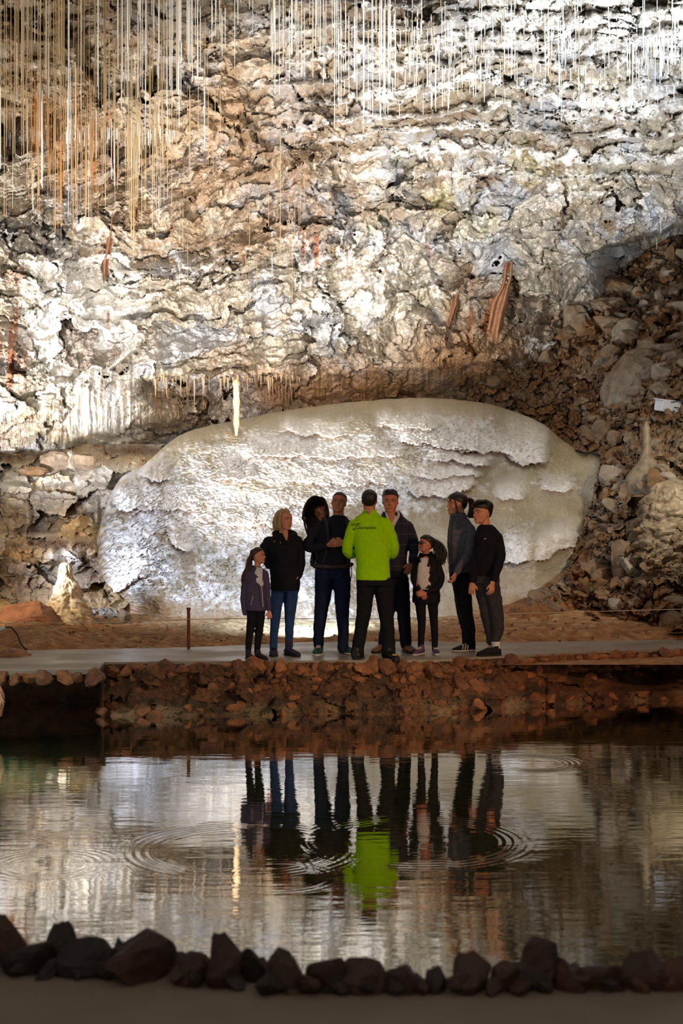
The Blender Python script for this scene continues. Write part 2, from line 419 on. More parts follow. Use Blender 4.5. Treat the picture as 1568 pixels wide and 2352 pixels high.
def dome_base(px, py):
    yt = curve1(tops_x, tops_y, px); t = np.clip((1432 - py) / (1432 - yt), 0, 1)
    a = curve1([100, 200, 330, 600, 900, 1150, 1300, 1480], [19.6, 19.3, 18.75, 18.55, 18.5, 18.7, 19.1, 19.9], px)
    b = curve1([100, 200, 262, 400, 600, 900, 1150, 1300, 1380, 1480], [19.5, 19.8, 21.0, 22.6, 24.2, 25.0, 24.6, 23.2, 22.2, 21.8], px)
    return a + (b - a) * prof(t)
Dd = D0[None, :] + (D1 - D0)[None, :] * prof(tt)[:, None]
edge = sstep(1.0, 0.93, tt)[:, None]
dd = 0.75 * np.exp(-((PXd - 325) / 95) ** 2 - ((PYd - 1270) / 85) ** 2)
dd += 0.45 * np.exp(-((PXd - 300) / 80) ** 2 - ((PYd - 1120) / 40) ** 2)
dd += 0.40 * np.exp(-((PXd - 1220) / 60) ** 2 - ((PYd - 1250) / 60) ** 2) + 0.35 * np.exp(-((PXd - 1290) / 40) ** 2 - ((PYd - 1200) / 70) ** 2)
dd += 0.5 * np.exp(-((PXd - 620) / 150) ** 2 - ((PYd - 1330) / 80) ** 2)
dd -= 0.6 * np.exp(-((PXd - 205) / 26) ** 2 - ((PYd - 1320) / 90) ** 2)
dd -= 0.30 * np.exp(-((PXd - 1090 - (1150 - PYd) * 0.8) / 40) ** 2) * sstep(1010, 1060, PYd) * sstep(1230, 1170, PYd)
dd += 0.22 * fbm(PXd / 130, PYd / 90, 71, 3)
# ledges of the flow: (x0, x1, y at x0, y mid, y at x1, depth, drop height)
LEDGES = [(560, 710, 1046, 1049, 1047, .30, 34), (700, 930, 1046, 1052, 1040, .16, 26), (915, 1110, 1008, 1030, 1040, .34, 48), (985, 1130, 1056, 1062, 1074, .30, 24),
          (1160, 1262, 1040, 1066, 1052, .42, 70), (1040, 1180, 1030, 1036, 1046, .22, 30), (320, 392, 1092, 1104, 1098, .28, 30), (255, 330, 1158, 1172, 1162, .22, 40), (495, 590, 1094, 1104, 1096, .20, 30),
          (930, 1095, 1128, 1140, 1112, .22, 36), (500, 640, 1200, 1206, 1202, .18, 30), (386, 445, 1222, 1262, 1250, .35, 55), (240, 345, 1362, 1345, 1310, .14, 50), (440, 505, 1175, 1200, 1190, .15, 30),
          (1150, 1225, 1290, 1294, 1284, .22, 44), (1225, 1330, 1288, 1270, 1250, .12, 40), (640, 900, 1105, 1112, 1108, .10, 24), (1130, 1210, 1130, 1150, 1135, .05, 26), (1240, 1320, 1120, 1130, 1120, .06, 22),
          (860, 1010, 975, 984, 980, .10, 22), (640, 800, 990, 1000, 998, .10, 20), (300, 470, 1180, 1168, 1175, .12, 30), (950, 1110, 1090, 1098, 1090, .12, 20), (600, 700, 1150, 1158, 1152, .1, 22)]
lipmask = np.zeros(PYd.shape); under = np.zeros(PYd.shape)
for k, (x0, x1, ya, ym, yb, a, hgt) in enumerate(LEDGES):
    tx = np.clip((dxs - x0) / (x1 - x0), 0, 1)
    yl = ya * (1 - tx) * (1 - 2 * tx) + 4 * ym * tx * (1 - tx) + yb * tx * (2 * tx - 1)
    tooth = np.abs(perlin(dxs / 8, dxs * 0 + k * 1.37, 72)); yl = yl + 5 * tooth * min(1, hgt / 40) + 14 * fbm(dxs / 34, dxs * 0 + k * 1.7, 73, 3)
    w = sstep(x0 - 8, x0 + 22, dxs) * sstep(x1 + 8, x1 - 22, dxs)
    t = (yl[None, :] - PYd)
    up = np.where(t > 0, sstep(hgt * 1.6, 3, t) ** 1.2, 0) * w[None, :]
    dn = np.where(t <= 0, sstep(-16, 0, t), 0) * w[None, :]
    dd += a * 0.6 * up - 0.10 * a * dn
    dd += 0.035 * a / .3 * up * fbm(PXd / 7 + PYd / 30, PYd / 22 + k, 90, 2)
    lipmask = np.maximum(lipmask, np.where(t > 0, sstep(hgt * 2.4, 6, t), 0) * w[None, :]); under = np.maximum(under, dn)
# micro-terraces: overlapping scales
scm = np.clip(blob(PXd, PYd, [(430, 1170, 230, 110, 1), (640, 1060, 260, 70, 1), (1000, 1010, 200, 60, 1), (330, 1270, 120, 100, .9), (620, 1230, 200, 150, 1), (850, 1120, 250, 60, .9), (1230, 1030, 60, 50, .6), (700, 1350, 220, 80, .8), (480, 1340, 120, 60, .7), (1180, 1240, 60, 50, .6), (1280, 1110, 70, 30, .5), (300, 1080, 80, 40, .7)]) + .15, 0, 1)
ph = PYd / 11.0 + 1.2 * perlin(PXd / 30, PYd / 26, 74) + 0.8 * perlin(PXd / 12, PYd / 10, 75) + 0.25 * perlin(PXd / 5, PYd / 5, 79)
saw = ph - np.floor(ph)                                 # grows downwards, then drops back: a small lip
dd += scm * 0.12 * (saw - 0.5) * (0.6 + 0.4 * perlin(PXd / 12, PYd / 9, 77)) + 0.012 * fbm(PXd / 6, PYd / 6, 78, 3)
Dd2 = Dd - dd * edge
Cd = np.zeros(Dd.shape + (3,)); Cd[:] = lin(160, 150, 130)
nn = fbm(PXd / 70, PYd / 50, 81, 4); n5 = fbm(PXd / 14, PYd / 12, 82, 3)
Cd = mixc(Cd, lin(150, 134, 104), sstep(0.0, 0.5, nn + 0.15) * 0.8)
tanz = blob(PXd, PYd, [(800, 1215, 120, 40, .6), (1060, 1200, 60, 80, .6), (560, 960, 90, 20, .8), (650, 1075, 60, 14, .6), (480, 1040, 60, 30, .5), (1100, 1120, 60, 40, .6), (1290, 1050, 90, 70, 1), (1250, 960, 110, 50, 1), (800, 930, 500, 24, .9), (450, 1000, 120, 34, .7), (1180, 1150, 110, 60, .75), (1290, 1180, 60, 120, .6), (200, 1240, 60, 90, .9)])
Cd = mixc(Cd, lin(160, 142, 102), np.clip(tanz * (.8 + .6 * n5), 0, 1))
Cd = mixc(Cd, lin(222, 222, 222), np.clip(sstep(.45, 1.0, scm * .95 + 0.8 * nn + .5 * n5) * (1 - 0.7 * tanz), 0, 1) * .9)
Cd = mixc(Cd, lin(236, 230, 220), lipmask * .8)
Cd = mixc(Cd, lin(140, 128, 110), .55 * scm * sstep(.22, .0, saw) + .25 * sstep(.1, .5, -n5))  # shade in the scale recesses painted into the colour, plus random tone
Cd = mixc(Cd, lin(120, 88, 58), under * .6)  # shade below the ledge lips put into the colour as brown
Cd = mixc(Cd, lin(150, 110, 66), 0.8 * np.clip(blob(PXd, PYd, [(590, 1230, 5, 70, 1)]) * (0.6 + 1.2 * n5) + blob(PXd, PYd, [(210, 1320, 30, 90, .9), (430, 1424, 240, 14, .8), (310, 1405, 110, 26, 1.1), (1250, 1400, 200, 30, .9)]), 0, 1))
# lower flow: back of the dome
bk = np.arange(1, nb_)
PYb = ytop[None, :] + 9.0 * bk[:, None] ** 1.3
Db = D1[None, :] + 0.55 * bk[:, None]
PYa = np.concatenate([PYd, PYb]); PXa = np.broadcast_to(dxs[None, :], PYa.shape); Da = np.concatenate([Dd2, Db])
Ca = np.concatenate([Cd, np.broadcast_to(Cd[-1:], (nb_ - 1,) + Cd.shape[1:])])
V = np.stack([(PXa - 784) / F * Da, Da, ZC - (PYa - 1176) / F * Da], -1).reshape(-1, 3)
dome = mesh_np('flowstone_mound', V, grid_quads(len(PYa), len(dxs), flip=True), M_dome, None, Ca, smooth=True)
tag(dome, 'huge pale flowstone mound with scaly ledges rising behind the group', 'rock formation', kind='thing')

# ---------------- rock ledges left of the dome
lxs = frange([(-400, -20, 8), (-20, 372, 2.3)]); lys = frange([(1020, 1450, 2.3)])
PX, PY = np.meshgrid(lxs, lys)
T = [[17.5, 22.3, 22.6, 23.2], [17, 21.4, 21.6, 22.2], [16.5, 20.8, 21.1, 21.8], [16.2, 20.6, 20.9, 21.5], [16, 20.3, 20.6, 21.2], [15.8, 19.4, 19.7, 20.6], [15.6, 19.2, 19.5, 20.2], [15.5, 18.6, 18.9, 19.4], [15.4, 18.0, 18.3, 18.8]]
D = table([-400, 0, 180, 372], [1020, 1062, 1085, 1150, 1215, 1250, 1300, 1380, 1450], T, lxs, lys)
wa = fbm(PX / 40, PY / 40, 101, 4); wb = fbm(PX / 40, PY / 40, 102, 4); u = PX / 150 + .1 * wa; v = PY / 150 + .1 * wb
h1, e1, c1 = facets(u * 1.9 + .14 * wa, v * 2.9 + .14 * wb, 103, 1.1); h2, e2, c2 = facets(u * 4.4 + .2 * wa, v * 6 + .2 * wb, 104, 1.5)
disp = 0.26 * h1 + 0.07 * h2 + 0.03 * fbm(PX / 12, PY / 12, 105, 4) - 0.14 * sstep(0.05, 0, e1) * sstep(0, .3, fbm(PX / 60, PY / 60, 108, 2))
disp += 0.25 * sstep(1105, 1120, PY) * sstep(1190, 1150, PY) * np.sin(PX / 30)
for (cx, ca, wd, y0, y1) in [(64, .22, 9, 1160, 1245), (180, .2, 16, 1165, 1210), (222, .18, 7, 1145, 1200), (205, .25, 22, 1200, 1225), (28, .2, 14, 1180, 1230), (120, .25, 14, 1255, 1285)]:
    disp += ca * np.exp(-((PX - cx) / wd) ** 2) * sstep(y0 - 10, y0 + 8, PY) * sstep(y1 + 8, y1 - 4, PY)
D = D - disp
ledge_D = sampler(lxs, lys, D)
C = np.zeros(PX.shape + (3,)); C[:] = lin(176, 150, 108)
n1 = fbm(PX / 60, PY / 50, 106, 4); n2 = fbm(PX / 14, PY / 12, 107, 3)
C = mixc(C, lin(150, 146, 136), sstep(.45, .55, c1) * .8)
C = mixc(C, lin(214, 200, 168), sstep(0.1, .45, n1 + .3 * n2) * .8)
C = mixc(C, lin(186, 140, 76), np.clip(blob(PX, PY, [(160, 1210, 60, 50, .8), (60, 1270, 70, 30, .9), (40, 1200, 60, 60, .5)]) * (.8 + n2), 0, 1))
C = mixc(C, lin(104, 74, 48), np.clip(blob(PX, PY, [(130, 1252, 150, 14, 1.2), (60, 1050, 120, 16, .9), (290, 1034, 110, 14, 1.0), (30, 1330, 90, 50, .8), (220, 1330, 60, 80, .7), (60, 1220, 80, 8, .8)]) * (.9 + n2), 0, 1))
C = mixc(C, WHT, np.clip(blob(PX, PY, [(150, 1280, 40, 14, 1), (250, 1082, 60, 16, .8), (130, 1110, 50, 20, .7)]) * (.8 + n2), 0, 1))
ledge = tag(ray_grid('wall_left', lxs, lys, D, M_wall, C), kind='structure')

# ---------------- scree slope right of the dome
sxs = frange([(1040, 1620, 2.4), (1620, 2150, 9)]); sys_ = frange([(520, 1455, 2.6)])
PX, PY = np.meshgrid(sxs, sys_)
XK = [1040, 1200, 1350, 1500, 1650, 1900, 2150]; YK = [520, 640, 760, 900, 1000, 1100, 1250, 1350, 1455]
T = [[30, 29.8, 29.0, 28.3, 27.2, 20, 13], [29.5, 28.6, 27.6, 26.6, 25.0, 19, 12.5], [28.2, 27.2, 26.0, 24.4, 23.2, 18, 12], [26.6, 25.8, 24.2, 22.6, 21.4, 17, 12],
     [26.0, 24.6, 22.9, 21.2, 20.0, 16, 12], [24, 22.6, 21.0, 20.0, 19.2, 16, 12], [22, 21, 19.9, 19.0, 18.4, 15.5, 12], [20, 19.6, 19.0, 18.3, 17.8, 15, 12], [18.6, 18.3, 18.0, 17.4, 17.0, 15, 12]]
D = table(XK, YK, T, sxs, sys_)
u = PX / 150 + 0.15 * fbm(PX / 60, PY / 60, 121, 3); v = PY / 150 + 0.15 * fbm(PX / 60, PY / 60, 122, 3)
h1, e1, c1 = facets(u * 2.2, v * 2.6, 123, 1.8); h2, e2, c2 = facets(u * 4.6, v * 6.2, 124, 2.2); h3, e3, c3 = facets(u * 11, v * 15, 125, 2.2)
lump = blob(PX, PY, [(1530, 1150, 70, 130, 1), (1500, 1260, 60, 60, .8)])
disp = 0.20 * h1 + 0.11 * h2 + 0.045 * h3 * (1 - .7 * lump) - .12 * sstep(.09, 0, e2) - .04 * sstep(.1, 0, e3) + .5 * lump + .05 * fbm(PX / 14, PY / 20, 126, 3)
D = D - disp
yr = [960, 1048, 1090, 1130, 1200, 1300, 1370, 1395, 1460]; xr = [1280, 1384, 1376, 1368, 1342, 1312, 1215, 1150, 1120]
XR = np.interp(PY, yr, xr) + 7 * fbm(PY / 14, PX * 0, 127, 3)
db = dome_base(np.clip(PX, 150, 1470), PY)
front = sstep(0, 26, PX - XR) * sstep(1030, 1060, PY)
lim = db - 0.15 - 0.45 * sstep(0, 60, PX - XR)
D = np.where((PY > 1035) & (PX > XR - 6) & (PX < 1470), np.minimum(D, lim), D)
scree_D = sampler(sxs, sys_, D)
C = np.zeros(PX.shape + (3,)); C[:] = lin(112, 80, 52)
n1 = fbm(PX / 70, PY / 60, 128, 4); n2 = fbm(PX / 14, PY / 12, 129, 3)
C = mixc(C, lin(120, 100, 78), sstep(.4, .6, c1 + .3 * n1)); C = mixc(C, lin(140, 98, 56), sstep(.6, .8, c2) * .6)
C = mixc(C, lin(146, 132, 112), sstep(.62, .7, c2 * .5 + .5 * n1 + .1 * lump))
C = mixc(C, lin(160, 142, 108), lump * .8)
C = mixc(C, lin(124, 84, 50), blob(PX, PY, [(1250, 1400, 300, 40, 1.2), (1290, 980, 90, 80, .7)]).clip(0, 1))
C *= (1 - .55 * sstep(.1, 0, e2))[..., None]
mask = (PY < 1040) | (PX > XR - 6)
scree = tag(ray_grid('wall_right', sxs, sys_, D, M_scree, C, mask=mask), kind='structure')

# ---------------- clay floor between the walkway and the dome
fx = np.arange(-8.5, 8.5, 0.032); fy = np.concatenate([np.arange(15.0, 18.2, 0.028), np.arange(18.2, 22, .05)])
X, Y = np.meshgrid(fx, fy)
pxf = X / Y * F + 784
Z = curve1([15.0, 16.4, 17.2, 18.2, 19.0, 20, 22], [-.08, -.06, .03, .10, .15, .22, .4], Y)
Zr = fbm(X * 1.1, Y * 1.3, 141, 4); Zs = fbm(X * 6, Y * 9, 142, 4)
far = curve1([-300, 0, 433, 800, 1150, 1568, 1900], [15.3, 15.57, 15.9, 16.6, 16.6, 17.1, 17.4], pxf)
on = sstep(0.0, 0.35, Y - far)
Z = Z + on * (0.10 * Zr + 0.035 * Zs + 0.02 * ridged(X * 3, Y * 8, 143)) + 0.16 * on * np.exp(-((pxf - 60) / 130) ** 2) + .06 * on * sstep(900, 1150, pxf)
Z = np.where(Y < far, np.minimum(Z, -.04), Z)
C = np.zeros(X.shape + (3,)); C[:] = lin(150, 108, 70)
C = mixc(C, lin(176, 152, 116), sstep(.0, .4, Zs + .3 * Zr) * .6); C = mixc(C, lin(112, 76, 48), sstep(.1, .5, -Zs - Zr) * .8)
C = mixc(C, lin(206, 196, 160), np.exp(-((pxf - 700) / 230) ** 2) * sstep(16.9, 17.8, Y) * .8)
V = np.stack([X, Y, Z], -1).reshape(-1, 3)
clay = tag(mesh_np('floor', V, grid_quads(len(fy), len(fx), flip=True), M_scree, None, C), kind='structure')
def floor_z(x, y):
    return float(FLZ[int(np.clip((y > fy).sum(), 0, len(fy) - 1)), int(np.clip((x > fx).sum(), 0, len(fx) - 1))])
FLZ = Z

# ---------------- concrete walkway on which the group stands
def near_edge(px):
    return np.interp(px, [-300, 225, 240, 600, 1000, 1150, 1300, 1568, 1900], [13.5, 13.85, 14.5, 14.62, 14.75, 15.1, 15.5, 15.95, 16.4])
m, nt, b = new_mat('wet_concrete'); N = nt.nodes; L = nt.links
geo = N.new('ShaderNodeNewGeometry'); t1 = N.new('ShaderNodeTexNoise'); t1.inputs['Scale'].default_value = 1.6; t1.inputs['Detail'].default_value = 6
t2 = N.new('ShaderNodeTexNoise'); t2.inputs['Scale'].default_value = 60; t2.inputs['Detail'].default_value = 4
L.new(geo.outputs['Position'], t1.inputs['Vector']); L.new(geo.outputs['Position'], t2.inputs['Vector'])
mr = N.new('ShaderNodeMapRange'); mr.inputs['From Min'].default_value = .4; mr.inputs['From Max'].default_value = .62; mr.inputs['To Min'].default_value = .32; mr.inputs['To Max'].default_value = .62
L.new(t1.outputs['Fac'], mr.inputs['Value']); L.new(mr.outputs[0], b.inputs['Roughness'])
cr = N.new('ShaderNodeMix'); cr.data_type = 'RGBA'; cr.inputs[6].default_value = (*lin(112, 104, 96), 1); cr.inputs[7].default_value = (*lin(150, 138, 122), 1)
L.new(t2.outputs['Fac'], cr.inputs[0]); L.new(cr.outputs[2], b.inputs['Base Color'])
bp = N.new('ShaderNodeBump'); bp.inputs['Strength'].default_value = .4; bp.inputs['Distance'].default_value = .004; L.new(t2.outputs['Fac'], bp.inputs['Height']); L.new(bp.outputs[0], b.inputs['Normal'])
M_walk = m
wpx = np.concatenate([np.arange(-300, 225, 12), [225, 240], np.arange(252, 1900, 12)])
ne = near_edge(wpx); fe = curve1([-300, 0, 433, 800, 1150, 1568, 1900], [15.6, 15.75, 16.1, 16.8, 16.8, 17.3, 17.6], wpx)
rows = 10
k = np.linspace(0, 1, rows)[:, None]
Yw = ne[None, :] * (1 - k) + fe[None, :] * k
Xw = (wpx[None, :] - 784) / F * Yw
Zw = 0.004 * fbm(Xw * 2, Yw * 2, 150, 3)
Vt = np.stack([Xw, Yw, Zw], -1)
skirt = Vt[:1].copy(); skirt[..., 2] -= 0.05
skb = Vt[-1:].copy(); skb[..., 2] -= 0.14
Vw = np.concatenate([skirt, Vt, skb]).reshape(-1, 3)
walk = tag(mesh_np('walkway_floor', Vw, grid_quads(rows + 2, len(wpx), flip=True), M_walk), kind='structure')

# ---------------- bank below the walkway: earth and mortar body, stones set into it as parts
bank = empty('retaining_wall', (0, 14.6, -0.5))
tag(bank, 'rough brown rubble retaining wall between the pool and the walkway', 'stone wall', kind='thing')
bpx = frange([(-320, 0, 8), (0, 1600, 3), (1600, 1900, 8)]); bz = np.linspace(-0.02, -0.80, 90)
PXb, ZB = np.meshgrid(bpx, bz)
dep = -ZB
prof_f = curve1([0, .1, .22, .35, .5, .8], [.02, .06, .10, .26, .42, .62], dep)
prof_f = prof_f + .10 * sstep(1100, 1500, PXb) * sstep(.25, .42, dep) * 1.5
left = sstep(236, 222, PXb)
cav = sstep(.13, .17, dep)
Yb = near_edge(PXb) - prof_f * (1 - left) + left * (0.06 + 1.3 * cav)
cav2 = np.exp(-((PXb - 1480) / 60) ** 2) * sstep(.18, .24, dep) * sstep(.42, .36, dep)
Yb = Yb + .45 * cav2
hb, eb, cb = facets(PXb / 75 + .5 * fbm(PXb / 40, ZB * 7, 159, 3), ZB * 5 + .5 * fbm(PXb / 40, ZB * 7, 160, 3), 161, 1.5); hb2, eb2, cb2 = facets(PXb / 22 + fbm(PXb / 20, ZB * 14, 158, 3), ZB * 13, 162)
Yb = Yb - (1 - left * cav) * (.075 * hb + .018 * hb2 + .05 * fbm(PXb / 60, ZB * 5, 163, 3) + .03 * fbm(PXb / 12, ZB * 20, 164, 3))
Xb = (PXb - 784) / F * Yb
C = np.zeros(PXb.shape + (3,)); C[:] = lin(92, 62, 44)
C = mixc(C, lin(112, 76, 50), sstep(.3, .7, cb)); C = mixc(C, lin(70, 52, 40), sstep(-.1, .3, fbm(PXb / 70, ZB * 6, 165, 3)))
C = mixc(C, lin(128, 110, 84), .7 * sstep(.36, .46, dep) * sstep(.2, .5, fbm(PXb / 90, ZB * 3, 166, 2) + .3))
Vb = np.stack([Xb, Yb, ZB], -1)
body = mesh_np('earth_body', Vb.reshape(-1, 3) - np.array([0, 14.6, -.5]), grid_quads(len(bz), len(bpx)), M_bankmud, bank, C)
def bank_y(px, z):
    return float(Yb[int(np.clip((z < bz).sum(), 0, len(bz) - 1)), int(np.clip((bpx < px).sum(), 0, len(bpx) - 1))])

# ---------------- pool bed and water
gx = np.arange(-9, 9.01, .09); gy = np.concatenate([np.arange(4.2, 15.8, .09)])
X, Y = np.meshgrid(gx, gy)
Z = -0.5 - 0.16 - .6 * sstep(10.5, 7.5, Y) * sstep(4.9, 6.5, Y) + .05 * fbm(X * 1.2, Y * 1.2, 171, 4) + .03 * fbm(X * 5, Y * 5, 172, 2)
Z = np.where(Y > 15.0, np.minimum(Z, -.5), Z)
C = np.zeros(X.shape + (3,)); C[:] = lin(150, 130, 80)
C = mixc(C, lin(112, 124, 74), sstep(-.1, .3, fbm(X * .8, Y * .8, 173, 3)))
C = mixc(C, lin(88, 132, 120), sstep(-1.2, -3.2, X) * sstep(9.5, 12.5, Y) * .9)
C = mixc(C, lin(124, 78, 42), sstep(9, 6, Y) * .6)
bed = tag(mesh_np('pool_floor', np.stack([X, Y, Z], -1).reshape(-1, 3), grid_quads(len(gy), len(gx), flip=True), M_bankmud, None, C, smooth=True), kind='structure')

m = bpy.data.materials.new('still_water'); m.use_nodes = True; nt = m.node_tree; N = nt.nodes; L = nt.links
for n in list(N): N.remove(n)
out = N.new('ShaderNodeOutputMaterial'); mixs = N.new('ShaderNodeMixShader'); tr = N.new('ShaderNodeBsdfTransparent'); gl = N.new('ShaderNodeBsdfGlossy')
tr.inputs[0].default_value = (.8, .86, .66, 1); gl.inputs['Roughness'].default_value = 0.02; gl.inputs['Color'].default_value = (1, 1, 1, 1)
fz = N.new('ShaderNodeFresnel'); fz.inputs['IOR'].default_value = 1.5
geo = N.new('ShaderNodeNewGeometry'); sx = N.new('ShaderNodeSeparateXYZ'); L.new(geo.outputs['Position'], sx.inputs[0])
def M1(op, a, b=None, c=None):
    n = N.new('ShaderNodeMath'); n.operation = op
    for i, q in enumerate((a, b, c)):
        if q is None: continue
        if isinstance(q, (int, float)): n.inputs[i].default_value = q
        else: L.new(q, n.inputs[i])
    return n.outputs[0]
def noise(sx_, sy_, det=3, rgh=.5):
    mp = N.new('ShaderNodeMapping'); mp.inputs['Scale'].default_value = (sx_, sy_, 1); L.new(geo.outputs['Position'], mp.inputs[0])
    t = N.new('ShaderNodeTexNoise'); t.inputs['Scale'].default_value = 1; t.inputs['Detail'].default_value = det; t.inputs['Roughness'].default_value = rgh; L.new(mp.outputs[0], t.inputs['Vector']); return t.outputs['Fac']
hgt = M1('ADD', M1('MULTIPLY', noise(1.6, 5.0, 2), .0020), M1('MULTIPLY', noise(6, 26, 2), .00045))
def water_at(px, py):
    D_ = (ZC + .5) * F / (py - 1176); return (px - 784) / F * D_, D_
def wmap(lo, hi, src, a, b_):
    r = N.new('ShaderNodeMapRange'); r.interpolation_type = 'SMOOTHSTEP'
    r.inputs['From Min'].default_value = lo; r.inputs['From Max'].default_value = hi; r.inputs['To Min'].default_value = a; r.inputs['To Max'].default_value = b_
    L.new(src, r.inputs['Value']); return r.outputs[0]
# rings spreading where drops fell: (px, py, radius, width, wavelength, height)
for (px, py, rad, wid, wl, amp) in [(p_[0], p_[1], p_[2], p_[3], p_[4], p_[5] * .34) for p_ in [(560, 1950, .62, .20, .055, .0014), (952, 1930, .62, .20, .055, .0010), (1215, 1752, .35, .16, .05, .0012), (110, 1985, .3, .2, .05, .0005), (640, 2015, .3, .08, .05, .0011), (1500, 1830, .4, .2, .06, .0007)]]:
    wx, wy = water_at(px, py)
    dx = M1('SUBTRACT', sx.outputs[0], wx); dy = M1('SUBTRACT', sx.outputs[1], wy)
    r = M1('SQRT', M1('ADD', M1('MULTIPLY', dx, dx), M1('MULTIPLY', dy, dy)))
    env = wmap(0, wid, M1('ABSOLUTE', M1('SUBTRACT', r, rad)), 1, 0)
    env = M1('MULTIPLY', env, wmap(.35, .6, noise(1.3, 1.3, 1), .1, 1.4))
    hgt = M1('ADD', hgt, M1('MULTIPLY', M1('MULTIPLY', M1('SINE', M1('MULTIPLY', r, 2 * PI / wl)), env), amp))
bp = N.new('ShaderNodeBump'); bp.inputs['Strength'].default_value = 1.0; bp.inputs['Distance'].default_value = 1.0
L.new(hgt, bp.inputs['Height']); L.new(bp.outputs[0], gl.inputs['Normal']); L.new(bp.outputs[0], fz.inputs['Normal'])
fm = M1('MULTIPLY', fz.outputs[0], 1.9); fm.node.use_clamp = True; L.new(fm, mixs.inputs[0]); L.new(tr.outputs[0], mixs.inputs[1]); L.new(gl.outputs[0], mixs.inputs[2]); L.new(mixs.outputs[0], out.inputs[0])
V = np.array([[-9, 4.7, -.5], [9, 4.7, -.5], [9, 15.5, -.5], [-9, 15.5, -.5]])
water = tag(mesh_np('pool_water', V, np.array([[0, 1, 2, 3]]), m), kind='structure')

# ---------------- near bank: the path the photographer stands on, and its row of stones
def near_base(px):
    return np.interp(px, [-400, 0, 300, 600, 900, 1568, 2000], [4.75, 4.66, 4.58, 4.47, 4.45, 4.50, 4.6])
npx = np.arange(-700, 2300, 20.0); rows = 40
k = np.linspace(0, 1, rows)[:, None]
Yn = -1.0 * (1 - k) + (near_base(npx)[None, :] + .18) * k
Xn = (npx[None, :] - 784) / F * 4.6 * 1.05 + 0 * k
Zn = .006 * fbm(Xn * 2, Yn * 3, 181, 4) + .01 * sstep(0, 1, k)
tail = np.stack([Xn[-1], Yn[-1] + .25, Xn[-1] * 0 - .75], -1)[None]
Vn = np.concatenate([np.stack([Xn, Yn, Zn], -1), tail]).reshape(-1, 3)
m, nt, b = new_mat('dusty_path'); N = nt.nodes; L = nt.links
geo2 = N.new('ShaderNodeNewGeometry'); t1 = N.new('ShaderNodeTexNoise'); t1.inputs['Scale'].default_value = 3; t1.inputs['Detail'].default_value = 8
L.new(geo2.outputs['Position'], t1.inputs['Vector'])
cr = N.new('ShaderNodeMix'); cr.data_type = 'RGBA'; cr.inputs[6].default_value = (*lin(96, 84, 70), 1); cr.inputs[7].default_value = (*lin(128, 112, 92), 1)
L.new(t1.outputs['Fac'], cr.inputs[0]); L.new(cr.outputs[2], b.inputs['Base Color']); b.inputs['Roughness'].default_value = .8
bp = N.new('ShaderNodeBump'); bp.inputs['Strength'].default_value = .5; bp.inputs['Distance'].default_value = .01; L.new(t1.outputs['Fac'], bp.inputs['Height']); L.new(bp.outputs[0], b.inputs['Normal'])
path = tag(mesh_np('near_path', Vn, grid_quads(rows + 1, len(npx), flip=True), m), kind='structure')
lamp('near_lamp', 'POINT', (0.4, 1.2, 2.6), 60, (1.0, .82, .62), size=.3)
# ================================================================== LOOSE ROCKS, SET STONES, DRIPSTONE
def rock_mesh(name, m, seed, sub=2, cuts=9, squash=(1, .8, .7), rough=.06, smooth=False, dr=(.42, .8)):
    rnd = random.Random(seed)
    bm = bmesh.new(); bmesh.ops.create_icosphere(bm, subdivisions=sub, radius=1)
    pl = []
    for k in range(cuts):
        n = Vector((rnd.gauss(0, 1), rnd.gauss(0, 1), rnd.gauss(0, 1))).normalized(); pl.append((n, rnd.uniform(*dr)))
    for v in bm.verts:
        co = v.co.copy()
        for n, d in pl:
            t = co.dot(n)
            if t > d: co -= n * (t - d) * .94
        co *= 1 + rough * rnd.uniform(-1, 1)
        v.co = Vector((co.x * squash[0], co.y * squash[1], co.z * squash[2]))
    me = bpy.data.meshes.new(name); bm.to_mesh(me); bm.free(); me.materials.append(m)
    if sub > 2:
        c = np.empty(len(me.vertices) * 3); me.vertices.foreach_get('co', c); c = c.reshape(-1, 3)
        x, y, z = c.T
        c = c * (1 + .10 * fbm(x * 2.2 + seed, y * 2.2 + z * 1.7, seed, 3) + .05 * facets(x * 3 + seed, z * 3 + y * 2, seed)[0])[:, None]
        me.vertices.foreach_set('co', c.ravel()); me.update()
    if smooth: me.polygons.foreach_set('use_smooth', [True] * len(me.polygons))
    return me

def put(name, me, loc, sc, rot, parent=None):
    o = bpy.data.objects.new(name, me); o.location = loc
    if parent is not None and parent.type == 'EMPTY': o.location = Vector(loc) - parent.location
    o.scale = sc if hasattr(sc, '__len__') else (sc, sc, sc); o.rotation_euler = rot
    return link(o, parent)

rr = random.Random(5)
stone_meshes = [rock_mesh('stone', M_bank, 100 + i, 3, 12, (1, rr.uniform(.6, .9), rr.uniform(.6, 1))) for i in range(14)]
def rrot(t=.6): return (rr.uniform(-t, t), rr.uniform(-t, t), rr.uniform(0, 6.28))
# top row of the bank: close-set stones that stand a little proud of the path
px = -60
while px < 1640:
    w = rr.uniform(20, 46) * (1.25 if px < 236 else 1)
    D_ = float(near_edge(px + w / 2)); r = w / 2 / F * D_ * 1.32
    z = rr.uniform(-.085, -.05) if px + w > 236 else -.07
    x = (px + w / 2 - 784) / F * D_
    put('stone', rr.choice(stone_meshes), (x, D_ - .02 - rr.uniform(0, .05), z), (r, r * rr.uniform(.8, 1.1), min(.115, r * rr.uniform(.9, 1.3))), rrot(.3), bank)
    px += w * rr.uniform(.74, .88)
